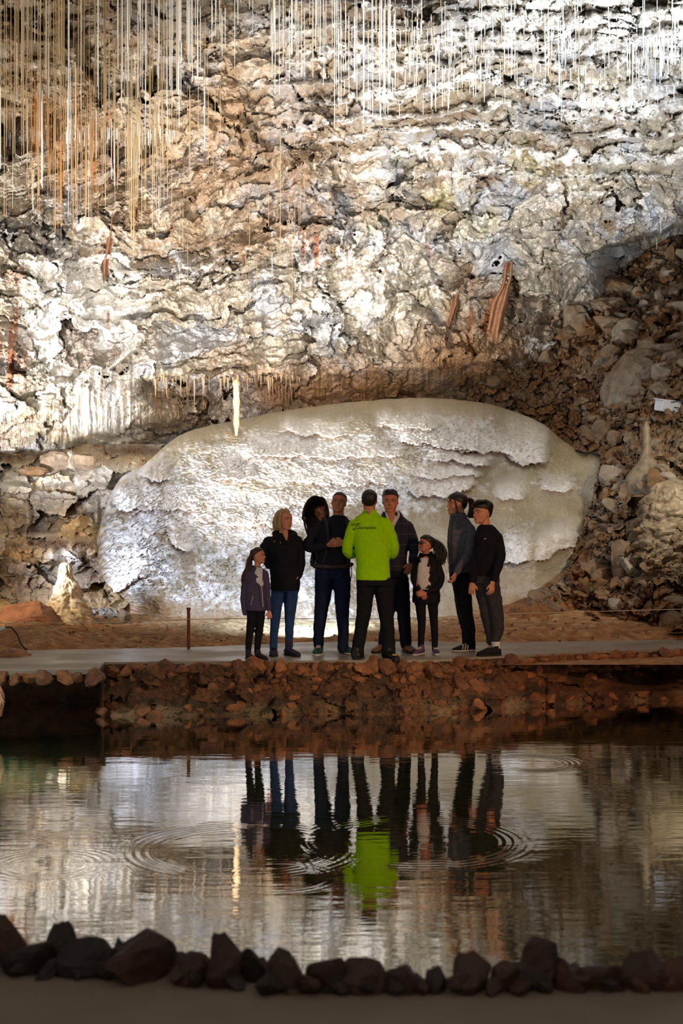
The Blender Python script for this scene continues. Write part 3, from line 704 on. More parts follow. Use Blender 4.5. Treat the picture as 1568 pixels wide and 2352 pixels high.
# face stones
for row, (z0, n, lo, hi, p) in enumerate([(-.15, 46, .06, .10, 1), (-.23, 24, .06, .12, .8), (-.33, 14, .06, .12, .7), (-.46, 26, .06, .12, .8)]):
    for k in range(n):
        px = 238 + (1600 - 238) * (k + rr.uniform(.1, .9)) / n
        if row == 2 and rr.random() > .75: continue
        z = z0 + rr.uniform(-.04, .04); r = rr.uniform(lo, hi)
        y = bank_y(px, z); x = (px - 784) / F * y
        put('stone', rr.choice(stone_meshes), (x, y + r * .25, z), (r, r * .7, r * rr.uniform(.6, .95)), rrot(.5), bank)
for (px, z, r) in [(260, -.43, .12), (232, -.45, .09), (310, -.42, .1), (828, -.19, .115), (1090, -.28, .17), (1330, -.2, .26), (1240, -.46, .22), (1318, -.45, .10), (640, -.2, .13), (500, -.16, .12), (720, -.14, .14), (1490, -.12, .2), (1420, -.1, .12)]:
    y = bank_y(px, z); put('stone', rr.choice(stone_meshes), ((px - 784) / F * y, y + r * .3, z), (r, r * .6, r * .6), rrot(.25), bank)

# row of stones along the near bank
near_row = empty('stone_edging', (0, 4.6, 0))
tag(near_row, 'dark out-of-focus row of stones edging the near side of the pool', 'stone edging', kind='thing')
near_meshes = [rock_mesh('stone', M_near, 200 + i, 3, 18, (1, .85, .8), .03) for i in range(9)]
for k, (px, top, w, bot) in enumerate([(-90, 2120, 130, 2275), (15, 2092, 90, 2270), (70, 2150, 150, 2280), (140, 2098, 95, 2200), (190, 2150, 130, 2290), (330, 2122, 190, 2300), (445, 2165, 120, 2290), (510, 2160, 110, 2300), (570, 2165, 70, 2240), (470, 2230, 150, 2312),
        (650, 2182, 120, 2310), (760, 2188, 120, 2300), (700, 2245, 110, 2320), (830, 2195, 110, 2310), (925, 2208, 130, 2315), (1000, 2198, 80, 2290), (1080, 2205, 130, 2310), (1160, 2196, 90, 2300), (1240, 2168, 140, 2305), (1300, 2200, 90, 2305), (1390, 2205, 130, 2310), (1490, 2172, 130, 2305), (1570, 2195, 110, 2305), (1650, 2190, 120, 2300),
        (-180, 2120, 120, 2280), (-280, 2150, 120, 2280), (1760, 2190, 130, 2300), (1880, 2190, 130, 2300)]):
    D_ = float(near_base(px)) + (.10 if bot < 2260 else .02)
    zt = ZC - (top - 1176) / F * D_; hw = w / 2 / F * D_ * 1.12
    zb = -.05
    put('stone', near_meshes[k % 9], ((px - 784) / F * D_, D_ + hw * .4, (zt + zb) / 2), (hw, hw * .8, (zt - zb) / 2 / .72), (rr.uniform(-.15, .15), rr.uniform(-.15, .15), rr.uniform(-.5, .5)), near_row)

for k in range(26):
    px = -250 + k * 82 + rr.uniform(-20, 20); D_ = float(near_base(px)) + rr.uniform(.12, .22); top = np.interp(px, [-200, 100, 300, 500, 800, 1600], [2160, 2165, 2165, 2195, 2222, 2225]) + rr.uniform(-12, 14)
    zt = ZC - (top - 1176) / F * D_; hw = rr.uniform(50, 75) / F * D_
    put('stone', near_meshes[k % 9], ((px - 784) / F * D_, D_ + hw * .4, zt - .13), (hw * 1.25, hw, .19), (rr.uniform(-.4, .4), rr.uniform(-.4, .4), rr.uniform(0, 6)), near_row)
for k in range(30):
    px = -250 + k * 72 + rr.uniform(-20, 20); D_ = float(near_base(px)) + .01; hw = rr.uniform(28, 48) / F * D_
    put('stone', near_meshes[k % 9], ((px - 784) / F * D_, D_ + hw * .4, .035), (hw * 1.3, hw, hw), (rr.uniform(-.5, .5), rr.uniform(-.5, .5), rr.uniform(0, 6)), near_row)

# rubble of the scree: pieces of the slope
def rock_on(samp, px, py, r, m_list, parent=None, name='rock', sink=.2, sc=None, rot=None):
    D_ = samp(px, py); p = at(px, py, D_ + r * sink)
    return put(name, rr.choice(m_list), p, sc or (r * rr.uniform(.9, 1.25), r * rr.uniform(.6, .9), r * rr.uniform(.55, .95)), rot or (rr.uniform(-.7, .7), rr.uniform(-.7, .7), rr.uniform(0, 6.28)), parent)
rock_meshes = [rock_mesh('rock', M_rock, 300 + i, 3, 9, (1, rr.uniform(.6, .9), rr.uniform(.45, .8)), .03) for i in range(12)]
rockg_meshes = [rock_mesh('rock', M_rockg, 340 + i, 3, 9, (1, rr.uniform(.6, .9), rr.uniform(.5, .8)), .03) for i in range(8)]
def inside_scree(px, py):
    if py < 1045:
        lo = np.interp(py, [540, 640, 700, 780, 830, 900, 960, 1045], [1400, 1370, 1170, 1150, 1190, 1100, 1270, 1390])
    else:
        lo = np.interp(py, [1045, 1090, 1130, 1200, 1300, 1370, 1400], [1395, 1385, 1378, 1352, 1322, 1225, 1160])
    return px > lo + 6
n = 0
while n < 262:
    px = rr.uniform(1100, 1590); py = rr.uniform(560, 1400)
    if not inside_scree(px, py): continue
    if py > 1130 and 1460 < px and rr.random() < .75: continue
    big = rr.random()
    r = (rr.uniform(12, 24) if big < .62 else rr.uniform(24, 44)) / F * scree_D(px, py)
    g = rockg_meshes if (px > 1370 and rr.random() < .55) else rock_meshes
    rock_on(scree_D, px, py, r, g, scree); n += 1
# small chips: too many to single out
def chips(name, parent, samp, n, region, lo, hi, m, seed, inside=None):
    r2 = random.Random(seed); V = []; T = []
    base = [rock_mesh('tmp', None, seed + i, 1, 6, (1, .7, .4), .1) for i in range(3)]
    bs = []
    for b_ in base:
        v = np.array([q.co[:] for q in b_.vertices]); t = np.array([q.vertices[:] for q in b_.polygons]); bs.append((v, t))
    k = 0; off = 0
    while k < n:
        px = r2.uniform(region[0], region[2]); py = r2.uniform(region[1], region[3])
        if inside and not inside(px, py): continue
        k += 1
        p, r = samp(px, py, r2)
        v, t = r2.choice(bs); R = np.array(Euler((r2.uniform(0, 6), r2.uniform(0, 6), r2.uniform(0, 6))).to_matrix())
        V.append(v @ R.T * r * r2.uniform(lo, hi) + np.array(p)); T.append(t + off); off += len(v)
    o = mesh_np(name, np.concatenate(V), np.concatenate(T), m, parent); tag(o, kind='stuff'); return o
def sc_s(px, py, r2):
    D_ = scree_D(px, py); return at(px, py, D_ + .01), 1
chips('rock_chips', scree, sc_s, 1700, (1100, 600, 1600, 1400), .03, .085, M_rock, 900, inside_scree)
def fl_s(px, py, r2):
    D_ = (ZC - .05) * F / (py - 1176); x = (px - 784) / F * D_; return (x, D_, floor_z(x, D_)), 1
# (bed of the clay floor behind the walkway: sparse pebbles)
chips('pebbles', clay, fl_s, 260, (-50, 1424, 1620, 1464), .012, .04, M_rock, 930)

# big separate boulders: (px, py, half width px, half height px, label, grey?)
BIG = [(1452, 880, 54, 80, 'tall pale block with flat faces, largest in the scree below the middle', 1),
       (1440, 768, 38, 30, 'rounded grey boulder above the tall pale block', 1),
       (1474, 818, 46, 16, 'long tilted grey slab resting on top of the tall pale block', 1),
       (1400, 704, 42, 22, 'wide dark flat boulder jutting out under the upper rubble', 0),
       (1420, 590, 34, 28, 'pinkish boulder at the upper left corner of the rubble', 0),
       (1410, 660, 40, 22, 'tawny flat slab under the pinkish boulder', 0),
       (1530, 858, 34, 30, 'buff rounded boulder just above the floodlight', 1),
       (1520, 905, 30, 24, 'two-toned grey and buff stone left of the floodlight', 1),
       (1490, 800, 30, 22, 'brown grey boulder between the rounded grey boulder and the frame edge', 1),
       (1320, 735, 30, 50, 'upright brown slab under the overhang, high in the shaded hollow', 0),
       (1380, 1000, 26, 34, 'flat-faced brown block just right of the yellowish top of the mound', 0),
       (1238, 1378, 34, 27, 'angular brown boulder at the right foot of the pale mound', 0),
       (1446, 1152, 30, 40, 'drip-coated boulder with draped crust in the middle of the right slope', 1),
       (1404, 1098, 26, 30, 'ribbed fan-shaped grey stone beside the right end of the mound', 1),
       (1462, 1222, 24, 26, 'square weathered block low on the right slope', 0),
       (1378, 1312, 42, 24, 'broad wet brown boulder above the right foot of the mound', 0),
       (1432, 1300, 30, 52, 'dark leaning slab beside the broad wet boulder', 0),
       (1545, 1425, 36, 24, 'brown boulder at the end of the walkway, by the right frame edge', 0)]
for k, (px, py, hw, hh, lab, g) in enumerate(BIG):
    D_ = scree_D(min(px, 1600), min(py, 1450)) if py < 1420 else 17.4
    me = rock_mesh('boulder', M_rockg if g else M_rock, 500 + k * 3, 4, 14, (1, .8, 1), .006, dr=(.52, .9))
    s_ = 1 / .80 / F * D_
    o = put('boulder', me, at(px, py, D_ + .05), (hw * s_, max(hw, hh) * s_ * .75, hh * s_), (rr.uniform(-.2, .2), rr.uniform(-.35, .35), rr.uniform(-.4, .4)))
    tag(o, lab, 'boulder', 'boulders of the right-hand slope', 'thing')
# boulders on the left
for (px, py, hw, hh, D_, m_, lab, sd) in [(70, 1424, 66, 36, 17.6, M_rockr, 'large reddish boulder beside the yellow stalagmite', 701),
        (28, 1507, 36, 15, 15.1, M_rockr, 'low reddish rock at the left edge of the walkway', 702),
        (286, 1415, 13, 13, 18.1, M_rock, 'small brown cone-shaped stone in front of the mound', 703),
        (127, 1062, 32, 22, 20.9, M_rock, 'square brown block on the ledge under the white wall', 704),
        (163, 1060, 14, 20, 20.9, M_rockg, 'narrow grey block wedged between two brown blocks on the ledge', 705),
        (193, 1060, 28, 17, 20.8, M_rock, 'wedge-shaped tawny block on the ledge, right of the narrow grey block', 706),
        (76, 1083, 30, 10, 20.6, M_rock, 'flat brown slab at the left end of the ledge', 707),
        (-4, 1606, 14, 38, 12.9, M_rockr, 'pinkish rough rock standing in the pool at the left frame edge', 708)]:
    me = rock_mesh('boulder', m_, sd, 4, 16, (1, .8, 1), .006, dr=(.66, .95)); s_ = 1 / .8 / F * D_
    o = put('boulder', me, at(px, py, D_), (hw * s_, hw * s_ * .8, hh * s_), (rr.uniform(-.1, .1), rr.uniform(-.1, .1), rr.uniform(-.3, .3)))
    tag(o, lab, 'boulder', kind='thing')

# ---------------- dripstone
M_strawW = plain_mat('calcite_white', lin(225, 222, 214), .5, .4, var=.1)
M_strawT = plain_mat('calcite_tan', lin(168, 144, 108), .6, .3, var=.15)
M_strawO = plain_mat('calcite_orange', lin(176, 120, 62), .6, .3, var=.2)
def tube_mesh(name, m, r0, r1, sides=5, rings=3, wob=0.0, seed=0):
    rnd = random.Random(seed); V = []; Q = []
    for i in range(rings + 1):
        t = i / rings; r = r0 + (r1 - r0) * t; ox = wob * rnd.uniform(-1, 1) * (i > 0); oy = wob * rnd.uniform(-1, 1) * (i > 0)
        for k in range(sides):
            a = 2 * PI * k / sides; V.append((math.cos(a) * r + ox, math.sin(a) * r + oy, -t))
    for i in range(rings):
        for k in range(sides):
            a = i * sides + k; b_ = i * sides + (k + 1) % sides; Q.append((a, b_, b_ + sides, a + sides))
    me = bpy.data.meshes.new(name); me.from_pydata(V, [], Q + [tuple(range(sides))[::-1], tuple(range(rings * sides, rings * sides + sides))])
    if m: me.materials.append(m)
    return me
r3 = random.Random(21)
straws = []   # (px root, py root, length px, material key, radius)
def add_straws(n, x0, x1, y0, y1, l0, l1, key, r=.0044, endmax=None):
    cl = [r3.uniform(x0, x1) for _ in range(max(3, n // 7))]
    for _ in range(n):
        px = r3.choice(cl) + r3.gauss(0, 10) if r3.random() < .6 else r3.uniform(x0, x1)
        py = r3.uniform(y0, y1); L_ = r3.uniform(l0, l1) * r3.uniform(.6, 1)
        if endmax and py + L_ > endmax: L_ = max(20, endmax - py)
        straws.append((px, py, L_, key if r3.random() < .8 else r3.choice('WT'), r * r3.uniform(.7, 1.3)))
add_straws(110, -20, 300, -260, -20, 200, 620, 'T')
add_straws(75, 70, 235, 170, 300, 150, 330, 'O')
add_straws(190, -20, 390, 60, 310, 90, 300, 'T')
add_straws(50, 80, 340, 285, 310, 60, 330, 'T')
add_straws(55, 275, 460, -220, 10, 180, 430, 'W', .006)
add_straws(60, 250, 500, 20, 250, 60, 260, 'T')
add_straws(40, 590, 760, -120, 30, 160, 300, 'W', .0052, 225)
add_straws(45, 765, 900, -60, 60, 90, 320, 'W', .005, 300)
add_straws(30, 330, 720, 380, 620, 40, 170, 'T', .005)
add_straws(90, 880, 1568, -60, 120, 30, 170, 'W', .006)
add_straws(110, 880, 1590, 30, 200, 20, 120, 'W', .0055)
add_straws(40, 1450, 1580, 60, 130, 40, 120, 'W', .006)
add_straws(14, 460, 600, -60, 40, 60, 200, 'W', .006)
for (px, y0, y1) in [(644, 300, 585), (1062, 385, 415), (1516, 510, 540), (1507, 550, 577), (1500, 637, 668), (1509, 650, 680), (768, -80, 300), (834, -60, 312), (884, -40, 270), (390, -120, 205), (1030, 130, 255)]:
    straws.append((px, y0, y1 - y0, 'T' if px == 644 else 'W', .006))
extra = []
def straw_pt(px, py):
    D_ = wall_D(px, py); return at(px, py, D_)
straws.sort(key=lambda s: -(min(s[1] + s[2], 2352) - max(s[1], 0)))
sm = {k: tube_mesh('soda_straw', m_, 1.0, .75, 5, 2) for k, m_ in (('W', M_strawW), ('T', M_strawT), ('O', M_strawO))}
rest = {'W': [], 'T': [], 'O': []}
for i, (px, py, L_, key, r) in enumerate(straws):
    p = straw_pt(px, py); p.y -= .03; p.z += .03; Lm = L_ / F * p.y
    if i < 290:
        put('soda_straw', sm[key], p, (r, r, Lm), (0, 0, r3.uniform(0, 6)), wall)
    else: rest[key].append((p, r, Lm))
def joined(name, items, m, parent, base=None, sides=4):
    b_ = base or tube_mesh('t', None, 1, .7, sides, 1)
    v = np.array([q.co[:] for q in b_.vertices]); off = 0; V = []; Q = []
    q = np.array([list(p_.vertices) for p_ in b_.polygons if len(p_.vertices) == 4])
    for p, r, L_ in items:
        V.append(v * np.array([r, r, L_]) + np.array(p)); Q.append(q + off); off += len(v)
    return tag(mesh_np(name, np.concatenate(V), np.concatenate(Q), m, parent), kind='stuff')
# fringes along the bed edges of the ceiling and of the overhang
for _ in range(900):
    px = r3.uniform(780, 1590); py = r3.uniform(-20, 250)
    j = int(np.searchsorted(WYS, py)); i = int(np.searchsorted(WXS, px)); f_ = WBED[j, i]
    if .25 < f_ < .42: rest['W'].append((straw_pt(px, py), r3.uniform(.004, .007), r3.uniform(.05, .3)))
for _ in range(160):
    px = r3.uniform(-20, 400); py = 300 + r3.uniform(-8, 8); rest['W'].append((straw_pt(px, py), r3.uniform(.004, .008), r3.uniform(.08, .25)))
for k, m_ in (('W', M_strawW), ('T', M_strawT), ('O', M_strawO)):
    joined('short_soda_straws', rest[k], m_, wall)
# stalactites of the overhang fringe (parts of the wall)
M_ribT = plain_mat('tan_stalactite', lin(150, 122, 90), .6, .3, var=.2)
st = [tube_mesh('stalactite', m_, 1.0, .12, 6, 4, .10, i) for i, m_ in enumerate((M_ribT, M_strawT, M_ribT, M_ribT))]
for k in range(76):
    px = r3.choice([355, 385, 400, 440, 462, 490, 520, 548, 575, 600, 622, 650, 672]) + r3.gauss(0, 13); py = 872 + 10 * float(perlin(px / 35, 0, 46)) - r3.uniform(0, 12)
    p = at(px, py, min(wall_D(px, py), wall_D(px, py - 12))); L_ = (10 + 45 * r3.random() ** 2) / F * p.y * (1.3 if 440 < px < 500 else 1)
    put('stalactite', r3.choice(st), p, (r3.uniform(.006, .019),) * 2 + (L_,), (0, 0, r3.uniform(0, 6)), wall)
# reddish dripstone ribs under the overhang and the hanging draperies on the right
M_ribR = plain_mat('red_flowstone', lin(140, 98, 68), .55, .4, scale=12, var=.3, bump=.3)
M_ribD = plain_mat('dark_red_flowstone', lin(126, 62, 34), .5, .4, scale=20, var=.4, bump=.3)
rib = tube_mesh('stalactite', M_ribR, 1, .45, 7, 6, .18, 3)
for k in range(9):
    px = 612 + k * 7.2; py = 882 + abs(k - 4) * 2; p = at(px, py, wall_D(px, 895) - .10)
    put('stalactite', rib, p, (.018, .018, r3.uniform(30, 55) / F * p.y), (0, 0, k), wall)
for k in range(5):
    px = 808 + k * 7; p = at(px, 905, wall_D(px, 915) - .08); put('stalactite', rib, p, (.016, .016, r3.uniform(10, 20) / F * p.y), (0, 0, k), wall)

def drapery(name, px0, py0, px1, py1, D_, w0, w1, m, parent, waves=4, seed=0):
    """hanging curtain of flowstone: a folded thick sheet"""
    r_ = random.Random(seed); V = []; nx, ny = 16, 24
    for side in (0, 1):
        for j in range(ny):
            t = j / (ny - 1); cx = px0 + (px1 - px0) * t + 5 * float(perlin(t * 3.1, seed * 1.7, 9)); cy = py0 + (py1 - py0) * t; w = (w0 + (w1 - w0) * t) * (1 + .35 * float(perlin(t * 4.3, seed * 2.7, 10)))
            for i in range(nx):
                s_ = i / (nx - 1) * 2 - 1
                d = .10 * math.sin(s_ * waves + t * 2 + seed) * (1 - .3 * t) + (.05 + .1 * (1 - abs(s_)) * (1 - .5 * t)) * (1 if side else -1)
                yj = cy + (14 * math.sin(s_ * 3 + seed) + 8 * abs(math.sin(s_ * 9)) if j == ny - 1 else 0)
                V.append(tuple(at(cx + s_ * w, yj, D_ + d)))
    q = [tuple(x) for x in grid_quads(ny, nx)] + [tuple(x) for x in grid_quads(ny, nx, True) + nx * ny]
    for j in range(ny - 1):
        for i in (0, nx - 1):
            a = j * nx + i; q.append((a, a + nx, a + nx + nx * ny, a + nx * ny) if i else (a + nx * ny, a + nx + nx * ny, a + nx, a))
    for i in range(nx - 1):
        a = (ny - 1) * nx + i; q.append((a, a + 1, a + 1 + nx * ny, a + nx * ny))
    return mesh_np(name, np.array(V), np.array(q), m, parent, None, True)
dp = wall_D(1140, 700)
drapery('drapery', 1172, 600, 1132, 765, wall_D(1150, 680) - .25, 8, 20, M_ribR, wall, 5, 1)
drapery('drapery', 1166, 640, 1146, 740, wall_D(1150, 680) - .12, 7, 8, M_ribD, wall, 5, 2)
drapery('drapery', 1052, 660, 1035, 735, wall_D(1045, 700) - .1, 7, 9, M_ribR, wall, 4, 3)
drapery('drapery', 262, 440, 240, 640, wall_D(250, 560) - .1, 4, 8, M_ribR, wall, 4, 4)
drapery('drapery', 255, 305, 262, 400, wall_D(258, 350) - .2, 2.5, 4, M_ribD, wall, 3, 5)

# lathe-like dripstone bodies
def drip(name, m, profile, loc, seed, sides=40, lump=.05, drift=(0, 0), flat=1.0):
    """profile: (z, radius) from the base up"""
    zs = np.linspace(profile[0][0], profile[-1][0], 70); rs = curve1([p[0] for p in profile], [p[1] for p in profile], zs)
    A = np.linspace(0, 2 * PI, sides, endpoint=False)
    AA, ZZ = np.meshgrid(A, zs); R = np.broadcast_to(rs[:, None], AA.shape)
    R = R * (1 + lump * 2.6 * fbm(np.cos(AA) * 1.6 + seed, ZZ * 9.0 + np.sin(AA) * 1.6, seed, 4) + lump * 1.3 * np.abs(perlin(np.cos(AA) * 5, ZZ * 22 + 5 * np.sin(AA), seed + 3)))
    t = (ZZ - zs[0]) / (zs[-1] - zs[0])
    V = np.stack([R * np.cos(AA) + drift[0] * t, R * np.sin(AA) * flat + drift[1] * t, ZZ], -1).reshape(-1, 3)
    n, k = len(zs), sides; q = []
    i = np.arange(n - 1)[:, None] * k + np.arange(k)[None]; j = np.arange(n - 1)[:, None] * k + (np.arange(k)[None] + 1) % k
    Q = np.stack([i, j, j + k, i + k], -1).reshape(-1, 4)
    o = mesh_np(name, V, Q, m, None, None, True); o.location = loc; return o
M_stalag = plain_mat('yellow_stalagmite', lin(206, 184, 144), .4, .5, scale=14, var=.35, bump=.6)
M_stalw = plain_mat('white_stalagmite', lin(226, 218, 200), .45, .5, scale=12, var=.1, bump=.4)
p = at(158, 1428, 17.9)
o = drip('stalagmite', M_stalag, [(-.1, .33), (.05, .28), (.15, .235), (.30, .18), (.42, .15), (.50, .12), (.54, .095), (.62, .085), (.67, .082), (.71, .07), (.735, .045), (.745, .005)], p, 41, 90, .16, (-.05, 0))
tag(o, 'tall yellow-white knobbly stalagmite beside the reddish boulder', 'stalagmite', kind='thing')
for (px, py, h_, r_, D_, m_, lab) in [(29, 1418, .14, .035, 17.7, M_stalw, 'small slim white stalagmite behind the reddish boulder'), (14, 1424, .09, .04, 17.6, M_stalag, 'stubby yellowish stalagmite at the far left edge')]:
    o = drip('stalagmite', m_, [(-.15, r_ * 1.3), (0, r_ * 1.1), (h_ * .7, r_), (h_ * .95, r_ * .6), (h_, .004)], at(px, py, D_), 50, 20, .05); tag(o, lab, 'stalagmite', kind='thing')
p = at(543, 985, 22.6)
o = drip('dripstone_column', plain_mat('column_calcite', lin(188, 158, 118), .5, .4, scale=10, var=.25, bump=.5), [(-.12, .02), (0, .03), (.12, .045), (.3, .042), (.42, .055), (.50, .048), (.56, .055), (.66, .05), (.72, .06), (.78, .03)], p, 61, 32, .16)
tag(o, 'slender cream dripstone column standing on top of the mound, under the overhang', 'stone column', kind='thing')
M_tanlump = plain_mat('tan_flowstone', lin(124, 108, 84), .5, .45, scale=9, var=.4, bump=.6)
D_ = scree_D(1500, 1060) - .25
o = drip('stalagmite', M_tanlump, [(-.95, .25), (-.6, .24), (-.35, .30), (-.1, .26), (.05, .12), (.2, .06), (.45, .05), (.55, .045), (.62, .01)], at(1492, 1070, D_), 71, 40, .07, (-.05, 0)); tag(o, 'tan stalagmite with a reddish finger-like tip below the floodlight', 'stalagmite', kind='thing')
D_ = scree_D(1540, 1180) - .1
o = drip('flowstone_boss', M_tanlump, [(-.9, .42), (-.4, .44), (.1, .34), (.3, .28), (.45, .16), (.5, .02)], at(1535, 1190, D_ + .15), 73, 90, .22, (0, 0), .7); tag(o, 'broad rounded tan flowstone boss at the right frame edge', 'rock formation', kind='thing')

# ---------------- floodlight, fence, cables
M_white = plain_mat('white_enamel', lin(206, 210, 216), .4, .5, var=.05)
M_black = plain_mat('black_rubber', lin(24, 24, 26), .6, .3, var=.1)
M_rusty = plain_mat('rusty_iron', lin(120, 70, 44), .8, .2, scale=40, var=.4, bump=.4)
M_cable = plain_mat('steel_cable', lin(190, 180, 160), .5, .4, var=.1)
def box(name, m, size, loc, rot=(0, 0, 0), parent=None, bev=.008):
    bm = bmesh.new(); bmesh.ops.create_cube(bm, size=1)
    for v in bm.verts: v.co = Vector((v.co.x * size[0], v.co.y * size[1], v.co.z * size[2]))
    if bev: bmesh.ops.bevel(bm, geom=bm.edges[:], offset=bev, segments=2, affect='EDGES')
    o = obj_bm(name, bm, m, parent, False); o.location = loc; o.rotation_euler = rot; return o
def pipe(name, pts, r, m, parent=None, sides=6, res=6):
    """tube through points (catmull-rom)"""
    P = [Vector(p) for p in pts]; Q = []
    if len(P) > 2:
        E = [P[0] * 2 - P[1]] + P + [P[-1] * 2 - P[-2]]
        for i in range(1, len(E) - 2):
            for k in range(res):
                t = k / res; a, b_, c, d = E[i - 1], E[i], E[i + 1], E[i + 2]
                Q.append(.5 * ((2 * b_) + (c - a) * t + (2 * a - 5 * b_ + 4 * c - d) * t * t + (3 * b_ - a - 3 * c + d) * t ** 3))
        Q.append(P[-1])
    else: Q = P
    V = []; Fq = []
    for i, p in enumerate(Q):
        d = (Q[min(i + 1, len(Q) - 1)] - Q[max(i - 1, 0)]).normalized(); up = Vector((0, 0, 1)) if abs(d.z) < .9 else Vector((1, 0, 0))
        a = d.cross(up).normalized(); b_ = d.cross(a)
        rr_ = r[min(i * len(r) // len(Q), len(r) - 1)] if hasattr(r, '__len__') else r
        for k in range(sides):
            t = 2 * PI * k / sides; V.append(p + a * math.cos(t) * rr_ + b_ * math.sin(t) * rr_)
    for i in range(len(Q) - 1):
        for k in range(sides):
            a = i * sides + k; b_ = i * sides + (k + 1) % sides; Fq.append((a, b_, b_ + sides, a + sides))
    Fq += [tuple(range(sides))[::-1], tuple(range(len(V) - sides, len(V)))]
    me = bpy.data.meshes.new(name); me.from_pydata(V, [], Fq); me.materials.append(m)
    me.polygons.foreach_set('use_smooth', [True] * len(me.polygons))
    return link(bpy.data.objects.new(name, me), parent)
D_ = scree_D(1535, 925) - .55
fl = empty('floodlight', at(1535, 932, D_)); tag(fl, 'white floodlight box with black bracket wedged in the rocks at right', 'floodlight', kind='thing')
box('housing', M_white, (.40, .24, .17), (0.02, 0, -.01), (.15, .08, .35), fl)
box('lid', M_white, (.43, .25, .018), (0.02, 0, .08), (.15, .08, .35), fl, .004)
for a, b_ in [((.0, -.15, .04), (.34, -.2, .1)), ((.05, -.15, -.03), (.34, -.18, -.10)), ((.1, -.15, .08), (.3, -.2, -.08)), ((.18, -.16, .08), (.2, -.18, -.22)), ((.26, -.16, .06), (.27, -.18, -.30))]:
    pipe('bracket_rod', [a, b_], .008, M_black, fl)
# lamp lead draped over the rocks below it
tag(pipe('power_cable', [at(1500, 955, D_), at(1488, 962, D_), at(1480, 975, D_ - .1), at(1470, 985, D_ - .1)], .02, M_tanlump), 'pale crusted cable trailing down left of the floodlight', 'cable', kind='thing')
# rope barrier
fence = empty('rope_barrier', at(433, 1493, 15.95)); tag(fence, 'thin steel wire barrier on a rusty post behind the walkway', 'barrier', kind='thing')
fo = fence.location
pipe('post', [Vector((0, 0, -.08)), Vector((0, 0, .465))], .019, M_rusty, fence, 8)
wp = [at(-220, 1431, 16.0), at(10, 1431, 15.95), at(200, 1430.5, 15.95), at(433, 1423, 15.92), at(600, 1421, 16.1), at(900, 1421, 16.5), at(1150, 1411, 16.7), at(1350, 1405, 16.9), at(1568, 1399, 17.0), at(1800, 1392, 17.1)]
pipe('wire', [p - fo for p in wp], .0042, M_cable, fence, 5)
pipe('cap', [Vector((0, 0, .455)), Vector((0, 0, .475))], .024, M_rusty, fence, 8)
tl = empty('ground_lamp', at(8, 1444, 15.8)); tag(tl, 'small silver lamp clamp on the wire at the far left, with black cable', 'lamp', kind='thing')
pipe('lamp_body', [Vector((-.06, 0, -.02)), Vector((.02, 0, .02))], .022, M_white, tl, 10)
pipe('clamp', [Vector((.0, 0, .0)), Vector((.03, 0, .06)), Vector((.02, 0, .02))], .006, M_cable, tl, 6)
pipe('cord', [Vector((.02, 0, .015)), Vector((.09, 0, .01)), Vector((.16, 0, -.08)), Vector((.20, -.02, -.17)), Vector((.29, -.05, -.25))], .008, M_black, tl, 6)
# ================================================================== PEOPLE
def fabric(name, c, rough=.85, var=.12, bump=.35, scale=26):
    return plain_mat(name, c, rough, .15, bump=bump, scale=scale, var=var, aniso=(1, 1, .45))
M_skin = plain_mat('skin', lin(196, 134, 108), .5, .35, scale=14, var=.06, sss=.08)
M_skin2 = plain_mat('skin_ruddy', lin(186, 118, 92), .5, .35, scale=14, var=.08, sss=.08)
M_eyew = plain_mat('eye_white', lin(170, 160, 150), .3, .5); M_eyed = plain_mat('iris_dark', lin(40, 26, 18), .2, .6)
M_lip = plain_mat('lips', lin(160, 78, 70), .45, .4)
M_hblk = plain_mat('hair_black', lin(26, 20, 18), .45, .4, scale=60, var=.5, aniso=(3, 3, .3), bump=.5)
M_hbrn = plain_mat('hair_brown', lin(58, 38, 28), .45, .4, scale=60, var=.5, aniso=(3, 3, .3), bump=.5)
M_hbld = plain_mat('hair_ash_blond', lin(168, 144, 112), .45, .4, scale=60, var=.4, aniso=(3, 3, .3), bump=.5)
M_hcur = plain_mat('hair_light_brown', lin(150, 96, 56), .55, .3, scale=40, var=.4, bump=.5)

def sect_loft(secs, n=22):
    """closed loft; secs = [(centre, axis_a, axis_b)] from one end to the other"""
    V = []; Fq = []
    for c, a, b_ in secs:
        for k in range(n):
            t = 2 * PI * k / n; ct, st_ = math.cos(t), math.sin(t)
            p = .86; V.append(c + a * (abs(ct) ** p * (1 if ct > 0 else -1)) + b_ * (abs(st_) ** p * (1 if st_ > 0 else -1)))
    for i in range(len(secs) - 1):
        for k in range(n):
            a = i * n + k; b_ = i * n + (k + 1) % n; Fq.append((a, b_, b_ + n, a + n))
    Fq += [tuple(range(n))[::-1], tuple(range(len(V) - n, len(V)))]
    return V, Fq

